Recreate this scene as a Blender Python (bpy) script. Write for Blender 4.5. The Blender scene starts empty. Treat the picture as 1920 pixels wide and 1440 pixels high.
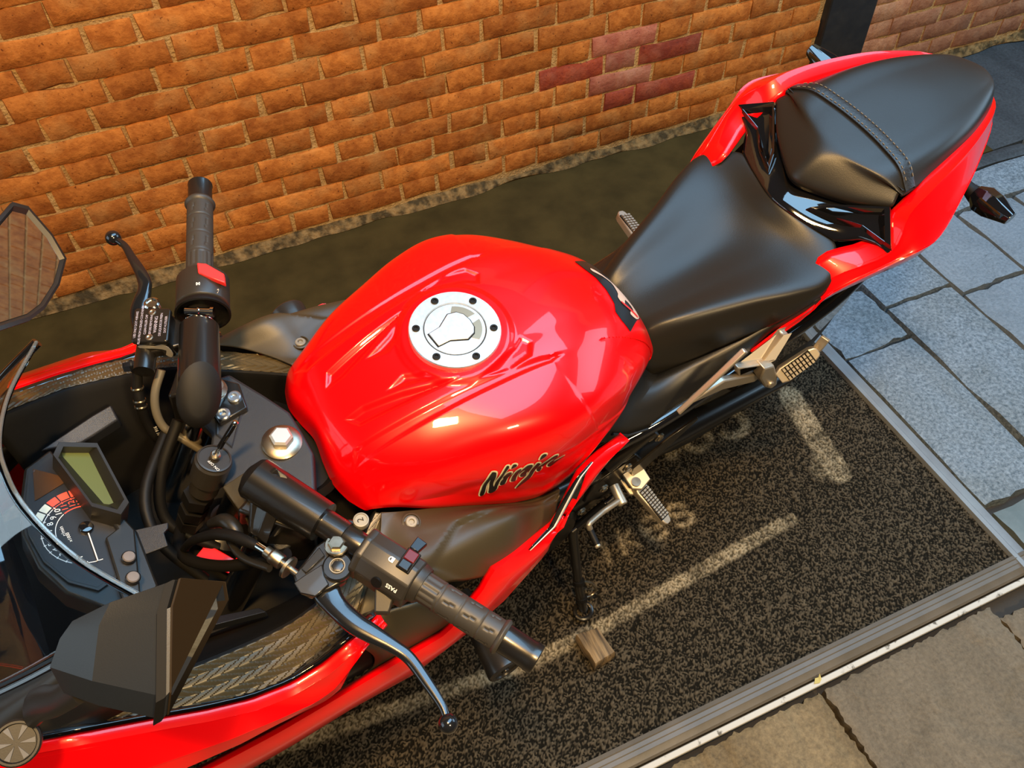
import bpy, bmesh, math, random
import numpy as np
from mathutils import Vector, Matrix
from mathutils.bvhtree import BVHTree
random.seed(7); rng = np.random.default_rng(11)
sc = bpy.context.scene
COL = sc.collection
# ---------------------------------------------------------------- camera
cam = bpy.data.cameras.new('camera'); co = bpy.data.objects.new('camera', cam); COL.objects.link(co)
cam.sensor_width = 36; cam.lens = 1566/1920*36; cam.clip_start = .02
co.matrix_world = Matrix(((.91420089, .31804568, -.25116466, 0), (-.40500938, .6951609, -.59390128, 0),
                          (-.01428788, .64466912, .76432819, 1.70), (0, 0, 0, 1)))
sc.camera = co
# ---------------------------------------------------------------- light
sc.view_settings.view_transform = 'Standard'; sc.view_settings.look = 'None'
sc.view_settings.gamma = 1; sc.view_settings.use_curve_mapping = False
sc.view_settings.exposure = 0.0
w = bpy.data.worlds.new('world'); sc.world = w; w.use_nodes = True
w.node_tree.nodes['Background'].inputs[0].default_value = (.40, .46, .55, 1)
w.node_tree.nodes['Background'].inputs[1].default_value = .045
def area(name, loc, target, size, sy, col, power, spread=180):
    l = bpy.data.lights.new(name, 'AREA'); l.shape = 'RECTANGLE'; l.size = size; l.size_y = sy
    l.color = col; l.energy = power; l.spread = math.radians(spread)
    o = bpy.data.objects.new(name, l); COL.objects.link(o); o.location = loc
    o.rotation_euler = (Vector(target)-Vector(loc)).to_track_quat('-Z', 'Y').to_euler()
    return o
area('skylight', (2.15, .9, 4.3), (2.1, 1.0, 0), 4.5, 1.9, (.38, .69, 1.0), 225)
area('doorway_daylight', (5.2, .6, 2.3), (1.8, .8, .2), 2.4, 2.2, (.50, .76, 1.0), 75)
area('front_reflection_fill', (-3.5, .8, 2.2), (0, .8, 1.4), 2.7, 2.0, (.62, .80, .92), 40)  # added light, no window known here; gives the windscreen something to reflect
area('ceiling_lamp', (-.1, -.1, 3.1), (.45, 1.75, .4), .30, .22, (1.0, .60, .22), 92)
area('ceiling_lamp', (.6, -1.5, 2.7), (.6, .7, .3), .35, .25, (1.0, .70, .34), 56)
# ---------------------------------------------------------------- helpers
def mat(name, col, rough=.5, metal=0., coat=0., spec=.5, noise=None, bump=None, trans=0., alpha=1., ior=1.5, coat_rough=.03, world=False):
    m = bpy.data.materials.new(name); m.use_nodes = True
    nt = m.node_tree; b = nt.nodes['Principled BSDF']
    b.inputs['Base Color'].default_value = (*col, 1); b.inputs['Roughness'].default_value = rough
    b.inputs['Metallic'].default_value = metal; b.inputs['Coat Weight'].default_value = coat
    b.inputs['Coat Roughness'].default_value = coat_rough
    b.inputs['Specular IOR Level'].default_value = spec; b.inputs['IOR'].default_value = ior
    b.inputs['Transmission Weight'].default_value = trans; b.inputs['Alpha'].default_value = alpha
    tc = nt.nodes.new('ShaderNodeTexCoord')
    if noise:   # (scale, detail, second colour, lo, hi)
        n = nt.nodes.new('ShaderNodeTexNoise'); n.inputs['Scale'].default_value = noise[0]; n.inputs['Detail'].default_value = noise[1]
        r = nt.nodes.new('ShaderNodeValToRGB'); r.color_ramp.elements[0].position = noise[3]; r.color_ramp.elements[1].position = noise[4]
        r.color_ramp.elements[0].color = (*col, 1); r.color_ramp.elements[1].color = (*noise[2], 1)
        nt.links.new(tc.outputs['Object'], n.inputs['Vector']); nt.links.new(n.outputs['Fac'], r.inputs[0]); nt.links.new(r.outputs[0], b.inputs['Base Color'])
    if bump:    # (scale, strength, distance)
        n = nt.nodes.new('ShaderNodeTexNoise'); n.inputs['Scale'].default_value = bump[0]; n.inputs['Detail'].default_value = 4
        p = nt.nodes.new('ShaderNodeBump'); p.inputs['Strength'].default_value = bump[1]; p.inputs['Distance'].default_value = bump[2]
        nt.links.new(tc.outputs['Object'], n.inputs['Vector']); nt.links.new(n.outputs['Fac'], p.inputs['Height']); nt.links.new(p.outputs[0], b.inputs['Normal'])
    return m
def node(m): return m.node_tree, m.node_tree.nodes['Principled BSDF']
def link(name, me, m, parent, angle=35, smooth=True):
    if m is not None: me.materials.append(m)
    if smooth:
        me.shade_smooth()
        if angle: me.set_sharp_from_angle(angle=math.radians(angle))
    o = bpy.data.objects.new(name, me); COL.objects.link(o)
    if parent is not None: o.parent = parent
    return o
def mesh(name, v, f, m, parent=None, angle=35, smooth=True, solid=0, bevel=0, seg=2, off=-1, sub=0):
    me = bpy.data.meshes.new(name); me.from_pydata([tuple(map(float, p)) for p in v], [], f); me.update()
    bm = bmesh.new(); bm.from_mesh(me); bmesh.ops.recalc_face_normals(bm, faces=bm.faces)
    bm.to_mesh(me); bm.free()
    o = link(name, me, m, parent, angle, smooth)
    if solid:
        s = o.modifiers.new('solid', 'SOLIDIFY'); s.thickness = solid; s.offset = off
    if bevel:
        s = o.modifiers.new('bevel', 'BEVEL'); s.width = bevel; s.segments = seg; s.limit_method = 'ANGLE'; s.angle_limit = math.radians(28)
        s.harden_normals = False
    if sub:
        s = o.modifiers.new('sub', 'SUBSURF'); s.levels = sub; s.render_levels = sub
    return o
def cr(P, n, closed=False):
    P = np.asarray(P, float); N = len(P); out = []
    segs = N if closed else N-1
    for i in range(segs):
        if closed: a, b, c, d = P[(i-1) % N], P[i], P[(i+1) % N], P[(i+2) % N]
        else:
            b, c = P[i], P[i+1]; a = P[i-1] if i > 0 else 2*b-c; d = P[i+2] if i+2 < N else 2*c-b
        for k in range(n):
            t = k/n; out.append(.5*(2*b+(c-a)*t+(2*a-5*b+4*c-d)*t*t+(3*b-a-3*c+d)*t**3))
    if not closed: out.append(P[-1])
    return np.array(out)
def grid(rows, nu, nv):
    R = np.asarray(rows, float)                 # U x V x 3
    A = np.stack([cr(R[:, j], nu) for j in range(R.shape[1])], 1) if nu > 1 else R
    return np.stack([cr(A[i], nv) for i in range(A.shape[0])], 0) if nv > 1 else A
def gridfaces(U, V, o=0):
    return [(o+i*V+j, o+i*V+j+1, o+(i+1)*V+j+1, o+(i+1)*V+j) for i in range(U-1) for j in range(V-1)]
def surf(name, rows, m, parent=None, nu=6, nv=6, solid=0, off=-1, angle=40, G=None):
    G = grid(rows, nu, nv) if G is None else G; U, V = G.shape[:2]
    o = mesh(name, G.reshape(-1, 3), gridfaces(U, V), m, parent, angle, True, solid, off=off)
    return o
def sym(half):      # half profile from centre out (y>=0) -> full profile right..left
    h = [tuple(p) for p in half]
    return [(x, -y, z) for x, y, z in reversed(h) if abs(y) > 1e-6] + h
def my(P): return [(p[0], -p[1], p[2]) for p in P]
def frame(d):
    d = np.asarray(d, float); d = d/np.linalg.norm(d)
    a = np.array([0, 0, 1.]) if abs(d[2]) < .9 else np.array([1., 0, 0])
    u = np.cross(a, d); u /= np.linalg.norm(u); return u, np.cross(d, u), d
def rings(Cs, n, closed=False):
    # Cs list of rings (k x 3)
    v = [p for r in Cs for p in r]; K = n; f = []
    for i in range(len(Cs)-1):
        for j in range(K): f.append((i*K+j, i*K+(j+1) % K, (i+1)*K+(j+1) % K, (i+1)*K+j))
    f.append(tuple(range(K))); f.append(tuple((len(Cs)-1)*K+j for j in range(K)))
    return v, f
def tube_vf(P, r, n=14, smooth=0, squash=1.):
    P = np.asarray(P, float); r = np.broadcast_to(np.asarray(r, float), (len(P),))
    if smooth:
        Q = cr(np.c_[P, r], smooth); P, r = Q[:, :3], Q[:, 3]
    T = np.gradient(P, axis=0); u, v, _ = frame(T[0]); R = []
    for i in range(len(P)):
        t = T[i]/np.linalg.norm(T[i]); u = u-t*(u@t); u /= np.linalg.norm(u); v = np.cross(t, u)
        R.append([P[i]+r[i]*(math.cos(a)*u+squash*math.sin(a)*v) for a in np.linspace(0, 2*math.pi, n, endpoint=False)])
    return rings(R, n)
def tube(name, P, r, m, parent=None, n=14, smooth=0, squash=1., angle=40):
    v, f = tube_vf(P, r, n, smooth, squash); return mesh(name, v, f, m, parent, angle)
def lathe_vf(prof, base, axis, n=28):
    u, v, d = frame(axis); base = np.asarray(base, float)
    R = [[base+d*t+max(r, 1e-5)*(math.cos(a)*u+math.sin(a)*v) for a in np.linspace(0, 2*math.pi, n, endpoint=False)] for r, t in prof]
    return rings(R, n)
def lathe(name, prof, base, axis, m, parent=None, n=28, angle=30):
    v, f = lathe_vf(prof, base, axis, n); return mesh(name, v, f, m, parent, angle)
def prism_vf(poly, o, ux, uy, d):     # polygon in plane (ux,uy) at o, extruded by vector d
    o, ux, uy, d = (np.asarray(a, float) for a in (o, ux, uy, d))
    a = [o+ux*p[0]+uy*p[1] for p in poly]; n = len(a)
    return a+[p+d for p in a], [tuple(range(n)), tuple(range(n, 2*n))]+[(i, (i+1) % n, n+(i+1) % n, n+i) for i in range(n)]
def prism(name, poly, o, ux, uy, d, m, parent=None, bevel=0, seg=2, angle=35):
    v, f = prism_vf(poly, o, ux, uy, d); return mesh(name, v, f, m, parent, angle, True, 0, bevel, seg)
def slab(name, P, d, m, parent=None, bevel=0, seg=2, angle=35):    # 3D polygon extruded along d
    P = [np.asarray(p, float) for p in P]; n = len(P); d = np.asarray(d, float)
    return mesh(name, P+[p+d for p in P], [tuple(range(n)), tuple(range(n, 2*n))]+[(i, (i+1) % n, n+(i+1) % n, n+i) for i in range(n)], m, parent, angle, True, 0, bevel, seg)
def box_vf(c, s, X=(1, 0, 0), Y=(0, 1, 0), Z=(0, 0, 1)):
    c, X, Y, Z = (np.asarray(a, float) for a in (c, X, Y, Z)); s = np.asarray(s, float)/2
    v = [c+X*s[0]*i+Y*s[1]*j+Z*s[2]*k for i in (-1, 1) for j in (-1, 1) for k in (-1, 1)]
    return v, [(0, 1, 3, 2), (4, 6, 7, 5), (0, 4, 5, 1), (2, 3, 7, 6), (0, 2, 6, 4), (1, 5, 7, 3)]
def box(name, c, s, m, parent=None, X=(1, 0, 0), Y=(0, 1, 0), Z=(0, 0, 1), bevel=0, seg=2):
    v, f = box_vf(c, s, X, Y, Z); return mesh(name, v, f, m, parent, 35, True, 0, bevel, seg)
def join_vf(*L):
    V, F = [], []
    for v, f in L:
        o = len(V); V += list(v); F += [tuple(i+o for i in q) for q in f]
    return V, F
def loops(name, Ls, m, parent=None, angle=35, solid=0, bevel=0, cap=True, closed=True, sub=0):
    n = len(Ls[0]); V = [p for l in Ls for p in l]; F = []
    for i in range(len(Ls)-1):
        for j in range(n if closed else n-1): F.append((i*n+j, i*n+(j+1) % n, (i+1)*n+(j+1) % n, (i+1)*n+j))
    if cap: F += [tuple(range(n)), tuple((len(Ls)-1)*n+j for j in range(n))]
    return mesh(name, V, F, m, parent, angle, True, solid, bevel, sub=sub)
def hexbolt(name, p, axis, r, h, m, parent, washer=0):
    parts = [lathe_vf([(r*.97, 0), (r, .001), (r, h*.8), (r*.8, h)], p, axis, 6)]
    if washer: parts.append(lathe_vf([(washer, -.001), (washer, .002), (washer*.92, .003), (r*.6, .003)], p, axis, 20))
    v, f = join_vf(*parts); return mesh(name, v, f, m, parent, 25)
def capscrew(name, p, axis, r, h, m, parent):
    return lathe(name, [(r, 0), (r, h*.75), (r*.85, h), (r*.5, h), (r*.45, h*.25), (0, h*.25)], p, axis, m, parent, 16)
def tag(o, label, cat, group=None, kind=None):
    if label: o['label'] = label
    if cat: o['category'] = cat
    if group: o['group'] = group
    if kind: o['kind'] = kind
    return o
# ---------------------------------------------------------------- materials
RED = mat('red_paint', (.86, .0006, .002), .30, 0, .55, .25)
SATIN = mat('satin_black', (.012, .011, .009), .42, 0, 0, .5, bump=(900, .08, .0006))
TEXB = mat('textured_black_plastic', (.050, .038, .019), .44, 0, 0, .55, bump=(1400, .25, .0006))
GLOSS = mat('gloss_black', (.006, .006, .007), .06, 0, 1., .5)
DARK = mat('matte_black', (.005, .0045, .004), .55, 0, 0, .25)
RUB = mat('grip_rubber', (.038, .034, .028), .48)
LEA = mat('black_seat_vinyl', (.015, .0135, .011), .37, 0, 0, .36, bump=(700, .18, .0006))
LEA2 = mat('stitched_strap_leather', (.012, .010, .008), .42, 0, 0, .5, bump=(260, .5, .001))
CHROME = mat('chrome', (.72, .70, .66), .14, 1.)
STEEL = mat('zinc_steel', (.46, .41, .32), .34, 1., noise=(60, 3, (.30, .26, .19), .4, .7))
ALU = mat('cast_aluminium', (.52, .46, .37), .42, .75, bump=(500, .1, .0005))
BRAL = mat('brushed_cap_metal', (.74, .76, .76), .42, .85, noise=(180, 4, (.60, .62, .62), .35, .75))
BLKMET = mat('black_anodised_metal', (.012, .011, .010), .28, .2, .25, .6, bump=(1200, .12, .0004))
TEXMET = mat('wrinkle_black_metal', (.020, .022, .027), .40, .25, 0, .6, bump=(1500, .5, .0007))
LEVER = mat('polished_black_lever', (.030, .032, .036), .16, .7, .6, .6)
SWITCH = mat('switch_housing_plastic', (.024, .021, .017), .40, bump=(900, .1, .0004))
REDBTN = mat('red_switch_plastic', (.85, .035, .035), .35)
WHITE = mat('white_print', (.80, .80, .76), .5)
TYRE = mat('tyre_rubber', (.018, .017, .016), .75)
GLASS = mat('clear_screen', (.93, .97, .98), .02, 0, 0, .5, trans=1., ior=1.8)
CAPM = mat('stamped_dull_metal', (.30, .27, .21), .62, .4)
LINER = mat('dull_black_liner', (.004, .0036, .003), .65, 0, 0, .2)
BRONZE = mat('black_plastic_warm_sheen', (.085, .063, .030), .36, .15, 0, .6)  # black plastic; the golden sheen of warm light is put into its colour
SWGLOSS = mat('smooth_switch_plastic', (.010, .010, .011), .22, 0, 0, .35)
MIRROR = mat('mirror_glass', (.80, .82, .84), .02, 1.)
# ---------------------------------------------------------------- setting: wall
YW = 2.1385
BRICK = mat('orange_brick', (.50, .175, .035), .9, 0, 0, .2)
def brickify(m, cols, mort, seed=0.):
    nt, b = node(m)
    tc = nt.nodes.new('ShaderNodeTexCoord'); oi = nt.nodes.new('ShaderNodeObjectInfo')
    ad = nt.nodes.new('ShaderNodeVectorMath'); ad.operation = 'ADD'
    nt.links.new(tc.outputs['Object'], ad.inputs[0]); nt.links.new(oi.outputs['Location'], ad.inputs[1])
    n1 = nt.nodes.new('ShaderNodeTexNoise'); n1.inputs['Scale'].default_value = 26; n1.inputs['Detail'].default_value = 8; n1.inputs['Roughness'].default_value = .65
    n2 = nt.nodes.new('ShaderNodeTexNoise'); n2.inputs['Scale'].default_value = 9; n2.inputs['Detail'].default_value = 5
    n3 = nt.nodes.new('ShaderNodeTexNoise'); n3.inputs['Scale'].default_value = 130; n3.inputs['Detail'].default_value = 3
    for n in (n1, n2, n3): nt.links.new(ad.outputs[0], n.inputs['Vector'])
    r = nt.nodes.new('ShaderNodeValToRGB'); r.color_ramp.elements[0].position = .38; r.color_ramp.elements[1].position = .62
    r.color_ramp.elements[0].color = (*cols[0], 1); r.color_ramp.elements[1].color = (*cols[1], 1)
    nt.links.new(n1.outputs['Fac'], r.inputs[0])
    rr = nt.nodes.new('ShaderNodeValToRGB'); rr.color_ramp.elements[0].position = .0; rr.color_ramp.elements[1].position = 1
    rr.color_ramp.elements[0].color = (.72, .66, .60, 1); rr.color_ramp.elements[1].color = (1.15, 1.12, 1.05, 1)
    nt.links.new(oi.outputs['Random'], rr.inputs[0])
    mx = nt.nodes.new('ShaderNodeMix'); mx.data_type = 'RGBA'; mx.blend_type = 'MULTIPLY'; mx.inputs['Factor'].default_value = 1
    nt.links.new(r.outputs[0], mx.inputs[6]); nt.links.new(rr.outputs[0], mx.inputs[7])
    r2 = nt.nodes.new('ShaderNodeValToRGB'); r2.color_ramp.elements[0].position = .54; r2.color_ramp.elements[1].position = .66
    r2.color_ramp.elements[0].color = (0, 0, 0, 1); r2.color_ramp.elements[1].color = (.42, .42, .42, 1)
    nt.links.new(n2.outputs['Fac'], r2.inputs[0])
    m2 = nt.nodes.new('ShaderNodeMix'); m2.data_type = 'RGBA'; nt.links.new(r2.outputs[0], m2.inputs['Factor'])
    nt.links.new(mx.outputs[2], m2.inputs[6]); m2.inputs[7].default_value = (*mort, 1)
    r3 = nt.nodes.new('ShaderNodeValToRGB'); r3.color_ramp.elements[0].position = .26; r3.color_ramp.elements[1].position = .36
    r3.color_ramp.elements[0].color = (.35, .28, .22, 1); r3.color_ramp.elements[1].color = (1, 1, 1, 1)
    nt.links.new(n3.outputs['Fac'], r3.inputs[0])
    m3 = nt.nodes.new('ShaderNodeMix'); m3.data_type = 'RGBA'; m3.blend_type = 'MULTIPLY'; m3.inputs['Factor'].default_value = 1
    nt.links.new(m2.outputs[2], m3.inputs[6]); nt.links.new(r3.outputs[0], m3.inputs[7]); nt.links.new(m3.outputs[2], b.inputs['Base Color'])
    bp = nt.nodes.new('ShaderNodeBump'); bp.inputs['Strength'].default_value = 1.; bp.inputs['Distance'].default_value = .007
    nt.links.new(n1.outputs['Fac'], bp.inputs['Height']); nt.links.new(bp.outputs[0], b.inputs['Normal'])
brickify(BRICK, ((.33, .098, .016), (.53, .185, .036)), (.44, .21, .062))
BRICKR = mat('dark_red_brick', (.3, .06, .02), .75); brickify(BRICKR, ((.24, .030, .008), (.36, .060, .016)), (.36, .12, .06))
BRICKP = mat('purplish_brick', (.3, .1, .05), .8); brickify(BRICKP, ((.33, .085, .045), (.44, .15, .085)), (.42, .22, .13))
BRICKD = mat('brick_in_dimmer_light', (.3, .13, .06), .85); brickify(BRICKD, ((.30, .115, .050), (.42, .19, .09)), (.38, .22, .12))  # same brick past the post; weaker, cooler light is put into its colour
MORTAR = mat('sandy_mortar', (.40, .225, .075), .95, noise=(45, 6, (.56, .35, .135), .35, .7), bump=(150, 1., .006))
PLAS = mat('crumbled_plaster', (.26, .155, .060), .95, 0, 0, .1, noise=(34, 8, (.060, .040, .018), .36, .60), bump=(60, 1., .012))
me = bpy.data.meshes.new('wall_back')
wall = box('wall_back', (1.6, YW+.1065, 1.5), (9., .206, 3.1), MORTAR); wall['kind'] = 'structure'
def brick_mesh(L, H, D, seed):
    r = np.random.default_rng(seed); n = 4
    xs = np.linspace(-L/2, L/2, n+1); V = []
    def j(s=.0026): return r.normal(0, s)
    b = .0022
    fr = [(x+j(), -D+abs(j(.0012)), z+j()) for z in (-H/2+b, H/2-b) for x in np.linspace(-L/2+b, L/2-b, n)]
    bk = [(x, 0, z+j(.0015)) for z in (-H/2, H/2) for x in np.linspace(-L/2, L/2, n)]
    sh = [(a[0]*1.012, -D*.55, (abs(a[2])+.0045)*np.sign(a[2])) for a in fr]
    V = fr+sh+bk; F = [(i, i+1, n+i+1, n+i) for i in range(n-1)]
    per = list(range(n))+list(range(2*n-1, n-1, -1))
    for o0, o1 in ((0, 2*n), (2*n, 4*n)):
        for k in range(2*n):
            a, c = per[k], per[(k+1) % (2*n)]; F.append((o0+a, o1+a, o1+c, o0+c))
    m_ = bpy.data.meshes.new('brick'); m_.from_pydata(V, [], F); m_.update()
    bm = bmesh.new(); bm.from_mesh(m_); bmesh.ops.recalc_face_normals(bm, faces=bm.faces); bm.to_mesh(m_); bm.free()
    m_.shade_smooth(); m_.set_sharp_from_angle(angle=math.radians(50)); return m_
CH = .0665; Z0 = .037
BM = {}
for mt in (BRICK, BRICKR, BRICKP, BRICKD):
    for L in (.225, .107):
        BM[mt.name, L] = [brick_mesh(L, .0580, .0090, s*7+int(L*1000)) for s in range(6)]
        for q in BM[mt.name, L]: q.materials.append(mt)
red_at = [(1.384, 5), (1.129, 4), (1.391, 4), (1.250, 3), (1.289, 2), (1.409, 2)]
pur_at = [(1.264, 5), (1.289, 4), (1.394, 3)]
rest_v = []; nb = 0; BEAM = (2.085, 2.295)
for k in range(0, 40):
    p0 = (.305 if k % 2 == 0 else .13)-.353*12; z = Z0+CH*(k+.5)
    for i in range(34):
        for off, L in ((.005, .225), (.240, .107)):
            x0 = p0+.353*i+off+rng.normal(0, .002); x1 = x0+L; c = (x0+x1)/2
            if c < -2.6 or c > 5.6: continue
            if x0 < BEAM[1]+.004 and x1 > BEAM[0]-.004:
                if BEAM[0]-.004-x0 > .03: x1 = BEAM[0]-.004
                elif x1-BEAM[1]-.004 > .03: x0 = BEAM[1]+.004
                else: continue
                c = (x0+x1)/2
            seen = k < 13 and (-.78+.02*k < c < min(3.45, 3.5-.17*(k-1.5)))
            if seen and nb < 300:
                mt = BRICK
                if any(abs(c-a) < L/2 and k == b for a, b in red_at): mt = BRICKR
                if any(abs(c-a) < L/2 and k == b for a, b in pur_at): mt = BRICKP
                if c > BEAM[1]: mt = BRICKD
                o = bpy.data.objects.new('brick', BM[mt.name, L][rng.integers(6)]); COL.objects.link(o); o.parent = wall
                o.location = (c, YW+.0060+rng.normal(0, .0010), z+rng.normal(0, .0013)); o.rotation_euler = (0, rng.normal(0, .006), 0); o.scale.x = (x1-x0)/L
                nb += 1
            else: rest_v.append((c, z, x1-x0))
V, F = [], []
for c, z, L in rest_v:
    a, f = box_vf((c, YW+.006, z), (L, .014, .0565)); o = len(V); V += a; F += [tuple(i+o for i in q) for q in f]
o = mesh('brickwork', V, F, BRICK, wall, smooth=False); o['kind'] = 'stuff'
# cut bricks beside the post
# ragged plaster fillet where wall meets floor
xs = np.linspace(-2.5, 5.5, 240); P = []
n1 = np.interp(xs, np.linspace(-2.5, 5.5, 60), rng.normal(0, 1, 60)); n2 = np.interp(xs, np.linspace(-2.5, 5.5, 120), rng.normal(0, 1, 120))
G = np.array([[(x, YW-.018-.007*b-.006*a, 0), (x, YW-.010-.004*b, .010+.004*a), (x, YW-.001, .024+.007*a+.004*b), (x, YW+.012, .034+.007*a)] for x, a, b in zip(xs, n1, n2)])
surf('trim_2', None, PLAS, None, G=G, angle=70)['kind'] = 'structure'
POST = mat('black_painted_timber', (.012, .010, .009), .55, bump=(40, .3, .003), noise=(18, 4, (.022, .018, .014), .4, .7))
post = box('trim_1', ((BEAM[0]+BEAM[1])/2, YW+.02, 1.5), (BEAM[1]-BEAM[0], .09, 3.0), POST, bevel=.006); post['kind'] = 'structure'
# pale mortar edge beside the post
# ---------------------------------------------------------------- setting: floor
FLOOR = mat('dark_sealed_concrete', (.062, .041, .011), .75, 0, 0, .12, noise=(9, 8, (.036, .024, .006), .35, .7), bump=(220, .25, .002))
floor = box('floor', (1.5, .3, -.085), (9, 5.2, .1), mat('grout_bed', (.035, .03, .024), .9, bump=(80, .6, .004))); floor['kind'] = 'structure'
def slabtop(name, x0, x1, y0, y1, m, z=0., th=.05, seed=0, nx=10, ny=8, amp=.002, jag=.004, riven=None):
    r = np.random.default_rng(seed)
    if riven:
        nx, ny = int((x1-x0)/.0075), int((y1-y0)/.0075)
        H = np.zeros((nx, ny))
        for kx, ky, w_ in ((26, 9, 1.), (11, 5, .45), (5, 2, .16)):
            q = r.normal(0, 1, (nx, ny))
            if riven == 2: kx, ky = ky, kx
            kx, ky = min(kx, nx//3), min(ky, ny//3)
            for _ in range(2):
                s = np.apply_along_axis(lambda v: np.convolve(np.pad(v, ky, mode='reflect'), np.ones(2*ky+1)/(2*ky+1), 'valid'), 1, q); q = np.apply_along_axis(lambda v: np.convolve(np.pad(v, kx, mode='reflect'), np.ones(2*kx+1)/(2*kx+1), 'valid'), 0, s)
            H += w_*q/q.std()
        H *= .62; st = np.floor(H)+np.clip((H-np.floor(H)-.86)/.14, 0, 1)
        H = st*.0046+r.normal(0, .0007, (nx, ny)); H = np.clip(H-H.mean(), -.011, .006)
    G = np.array([[(x, y, z+r.normal(0, amp)) for y in np.linspace(y0, y1, ny)] for x in np.linspace(x0, x1, nx)])
    if riven: G[..., 2] = z+H
    for i in (0, -1): G[i, :, 0] += r.normal(0, jag, ny)
    for j in (0, -1): G[:, j, 1] += r.normal(0, jag, nx)
    G[0, :, 2] -= .003; G[-1, :, 2] -= .003; G[:, 0, 2] -= .003; G[:, -1, 2] -= .003
    top = G.reshape(-1, 3).tolist(); per = [i*ny for i in range(nx)]+[(nx-1)*ny+j for j in range(1, ny)]+[i*ny+ny-1 for i in range(nx-2, -1, -1)]+[j for j in range(ny-2, 0, -1)]
    n = len(top); V = top+[(top[i][0], top[i][1], z-th) for i in per]
    F = gridfaces(nx, ny)+[(per[k], per[(k+1) % len(per)], n+(k+1) % len(per), n+k) for k in range(len(per))]
    return mesh(name, V, F, m, floor, angle=45)
slabtop('concrete_strip', -2.9, 2.50, 1.60, YW+.02, FLOOR, seed=1, nx=40, ny=6, amp=.0006, jag=.001)
slabtop('concrete_strip', -2.9, 1.30, .36, 1.598, FLOOR, z=-.004, seed=5, nx=20, ny=6, amp=.0004, jag=.001)
def slate(name, c0, c1, c2, rough, bs=70, bd=.006, lay=0.):
    m = mat(name, c0, rough); nt, b = node(m)
    tc = nt.nodes.new('ShaderNodeTexCoord')
    n1 = nt.nodes.new('ShaderNodeTexNoise'); n1.inputs['Scale'].default_value = bs*1.6; n1.inputs['Detail'].default_value = 6; n1.inputs['Roughness'].default_value = .7
    n2 = nt.nodes.new('ShaderNodeTexNoise'); n2.inputs['Scale'].default_value = 5.; n2.inputs['Detail'].default_value = 9; n2.inputs['Roughness'].default_value = .62; n2.inputs['Distortion'].default_value = .6
    mp = nt.nodes.new('ShaderNodeMapping'); mp.inputs['Scale'].default_value = (1, 1, 1)
    if lay: mp.inputs['Scale'].default_value = (1.0, .28, 1); mp.inputs['Rotation'].default_value = (0, 0, lay)
    nt.links.new(tc.outputs['Object'], n1.inputs['Vector']); nt.links.new(tc.outputs['Object'], mp.inputs['Vector']); nt.links.new(mp.outputs[0], n2.inputs['Vector'])
    r = nt.nodes.new('ShaderNodeValToRGB'); e = r.color_ramp.elements; e[0].position = .34; e[1].position = .66
    e[0].color = (*c0, 1); e[1].color = (*c1, 1); nt.links.new(n1.outputs['Fac'], r.inputs[0])
    r2 = nt.nodes.new('ShaderNodeValToRGB'); e = r2.color_ramp.elements; e[0].position = .42; e[1].position = .62
    e[0].color = (1, 1, 1, 1); e[1].color = (*c2, 1); nt.links.new(n2.outputs['Fac'], r2.inputs[0])
    mx = nt.nodes.new('ShaderNodeMix'); mx.data_type = 'RGBA'; mx.blend_type = 'MULTIPLY'; mx.inputs['Factor'].default_value = 1
    nt.links.new(r.outputs[0], mx.inputs[6]); nt.links.new(r2.outputs[0], mx.inputs[7]); nt.links.new(mx.outputs[2], b.inputs['Base Color'])
    # stepped cleft relief
    st = nt.nodes.new('ShaderNodeMath'); st.operation = 'SNAP'; st.inputs[1].default_value = .045 if lay else .07; nt.links.new(n2.outputs['Fac'], st.inputs[0]); b.inputs['Specular IOR Level'].default_value = .3
    ad = nt.nodes.new('ShaderNodeMath'); ad.operation = 'MULTIPLY_ADD'; ad.inputs[1].default_value = .10 if lay else .12
    nt.links.new(n1.outputs['Fac'], ad.inputs[0]); nt.links.new(st.outputs[0], ad.inputs[2])
    bp = nt.nodes.new('ShaderNodeBump'); bp.inputs['Strength'].default_value = .9; bp.inputs['Distance'].default_value = bd*4
    nt.links.new(ad.outputs[0], bp.inputs['Height']); nt.links.new(bp.outputs[0], b.inputs['Normal']); return m
BLUE = slate('blue_grey_slate', (.075, .105, .13), (.27, .33, .38), (.86, .84, .80), .55)
BLUE2 = slate('smooth_blue_slate', (.145, .185, .22), (.235, .285, .33), (.85, .86, .86), .45)
BROWN = slate('riven_brown_slate', (.115, .092, .060), (.185, .15, .10), (.72, .70, .66), .6, lay=1.25)
BROWN2 = slate('sandy_riven_slate', (.13, .095, .048), (.25, .185, .095), (.70, .66, .58), .6, lay=.4)
DKS = slate('dark_layered_slate', (.035, .040, .043), (.065, .075, .082), (.7, .72, .74), .5, lay=.1)
jj = .006
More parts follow.
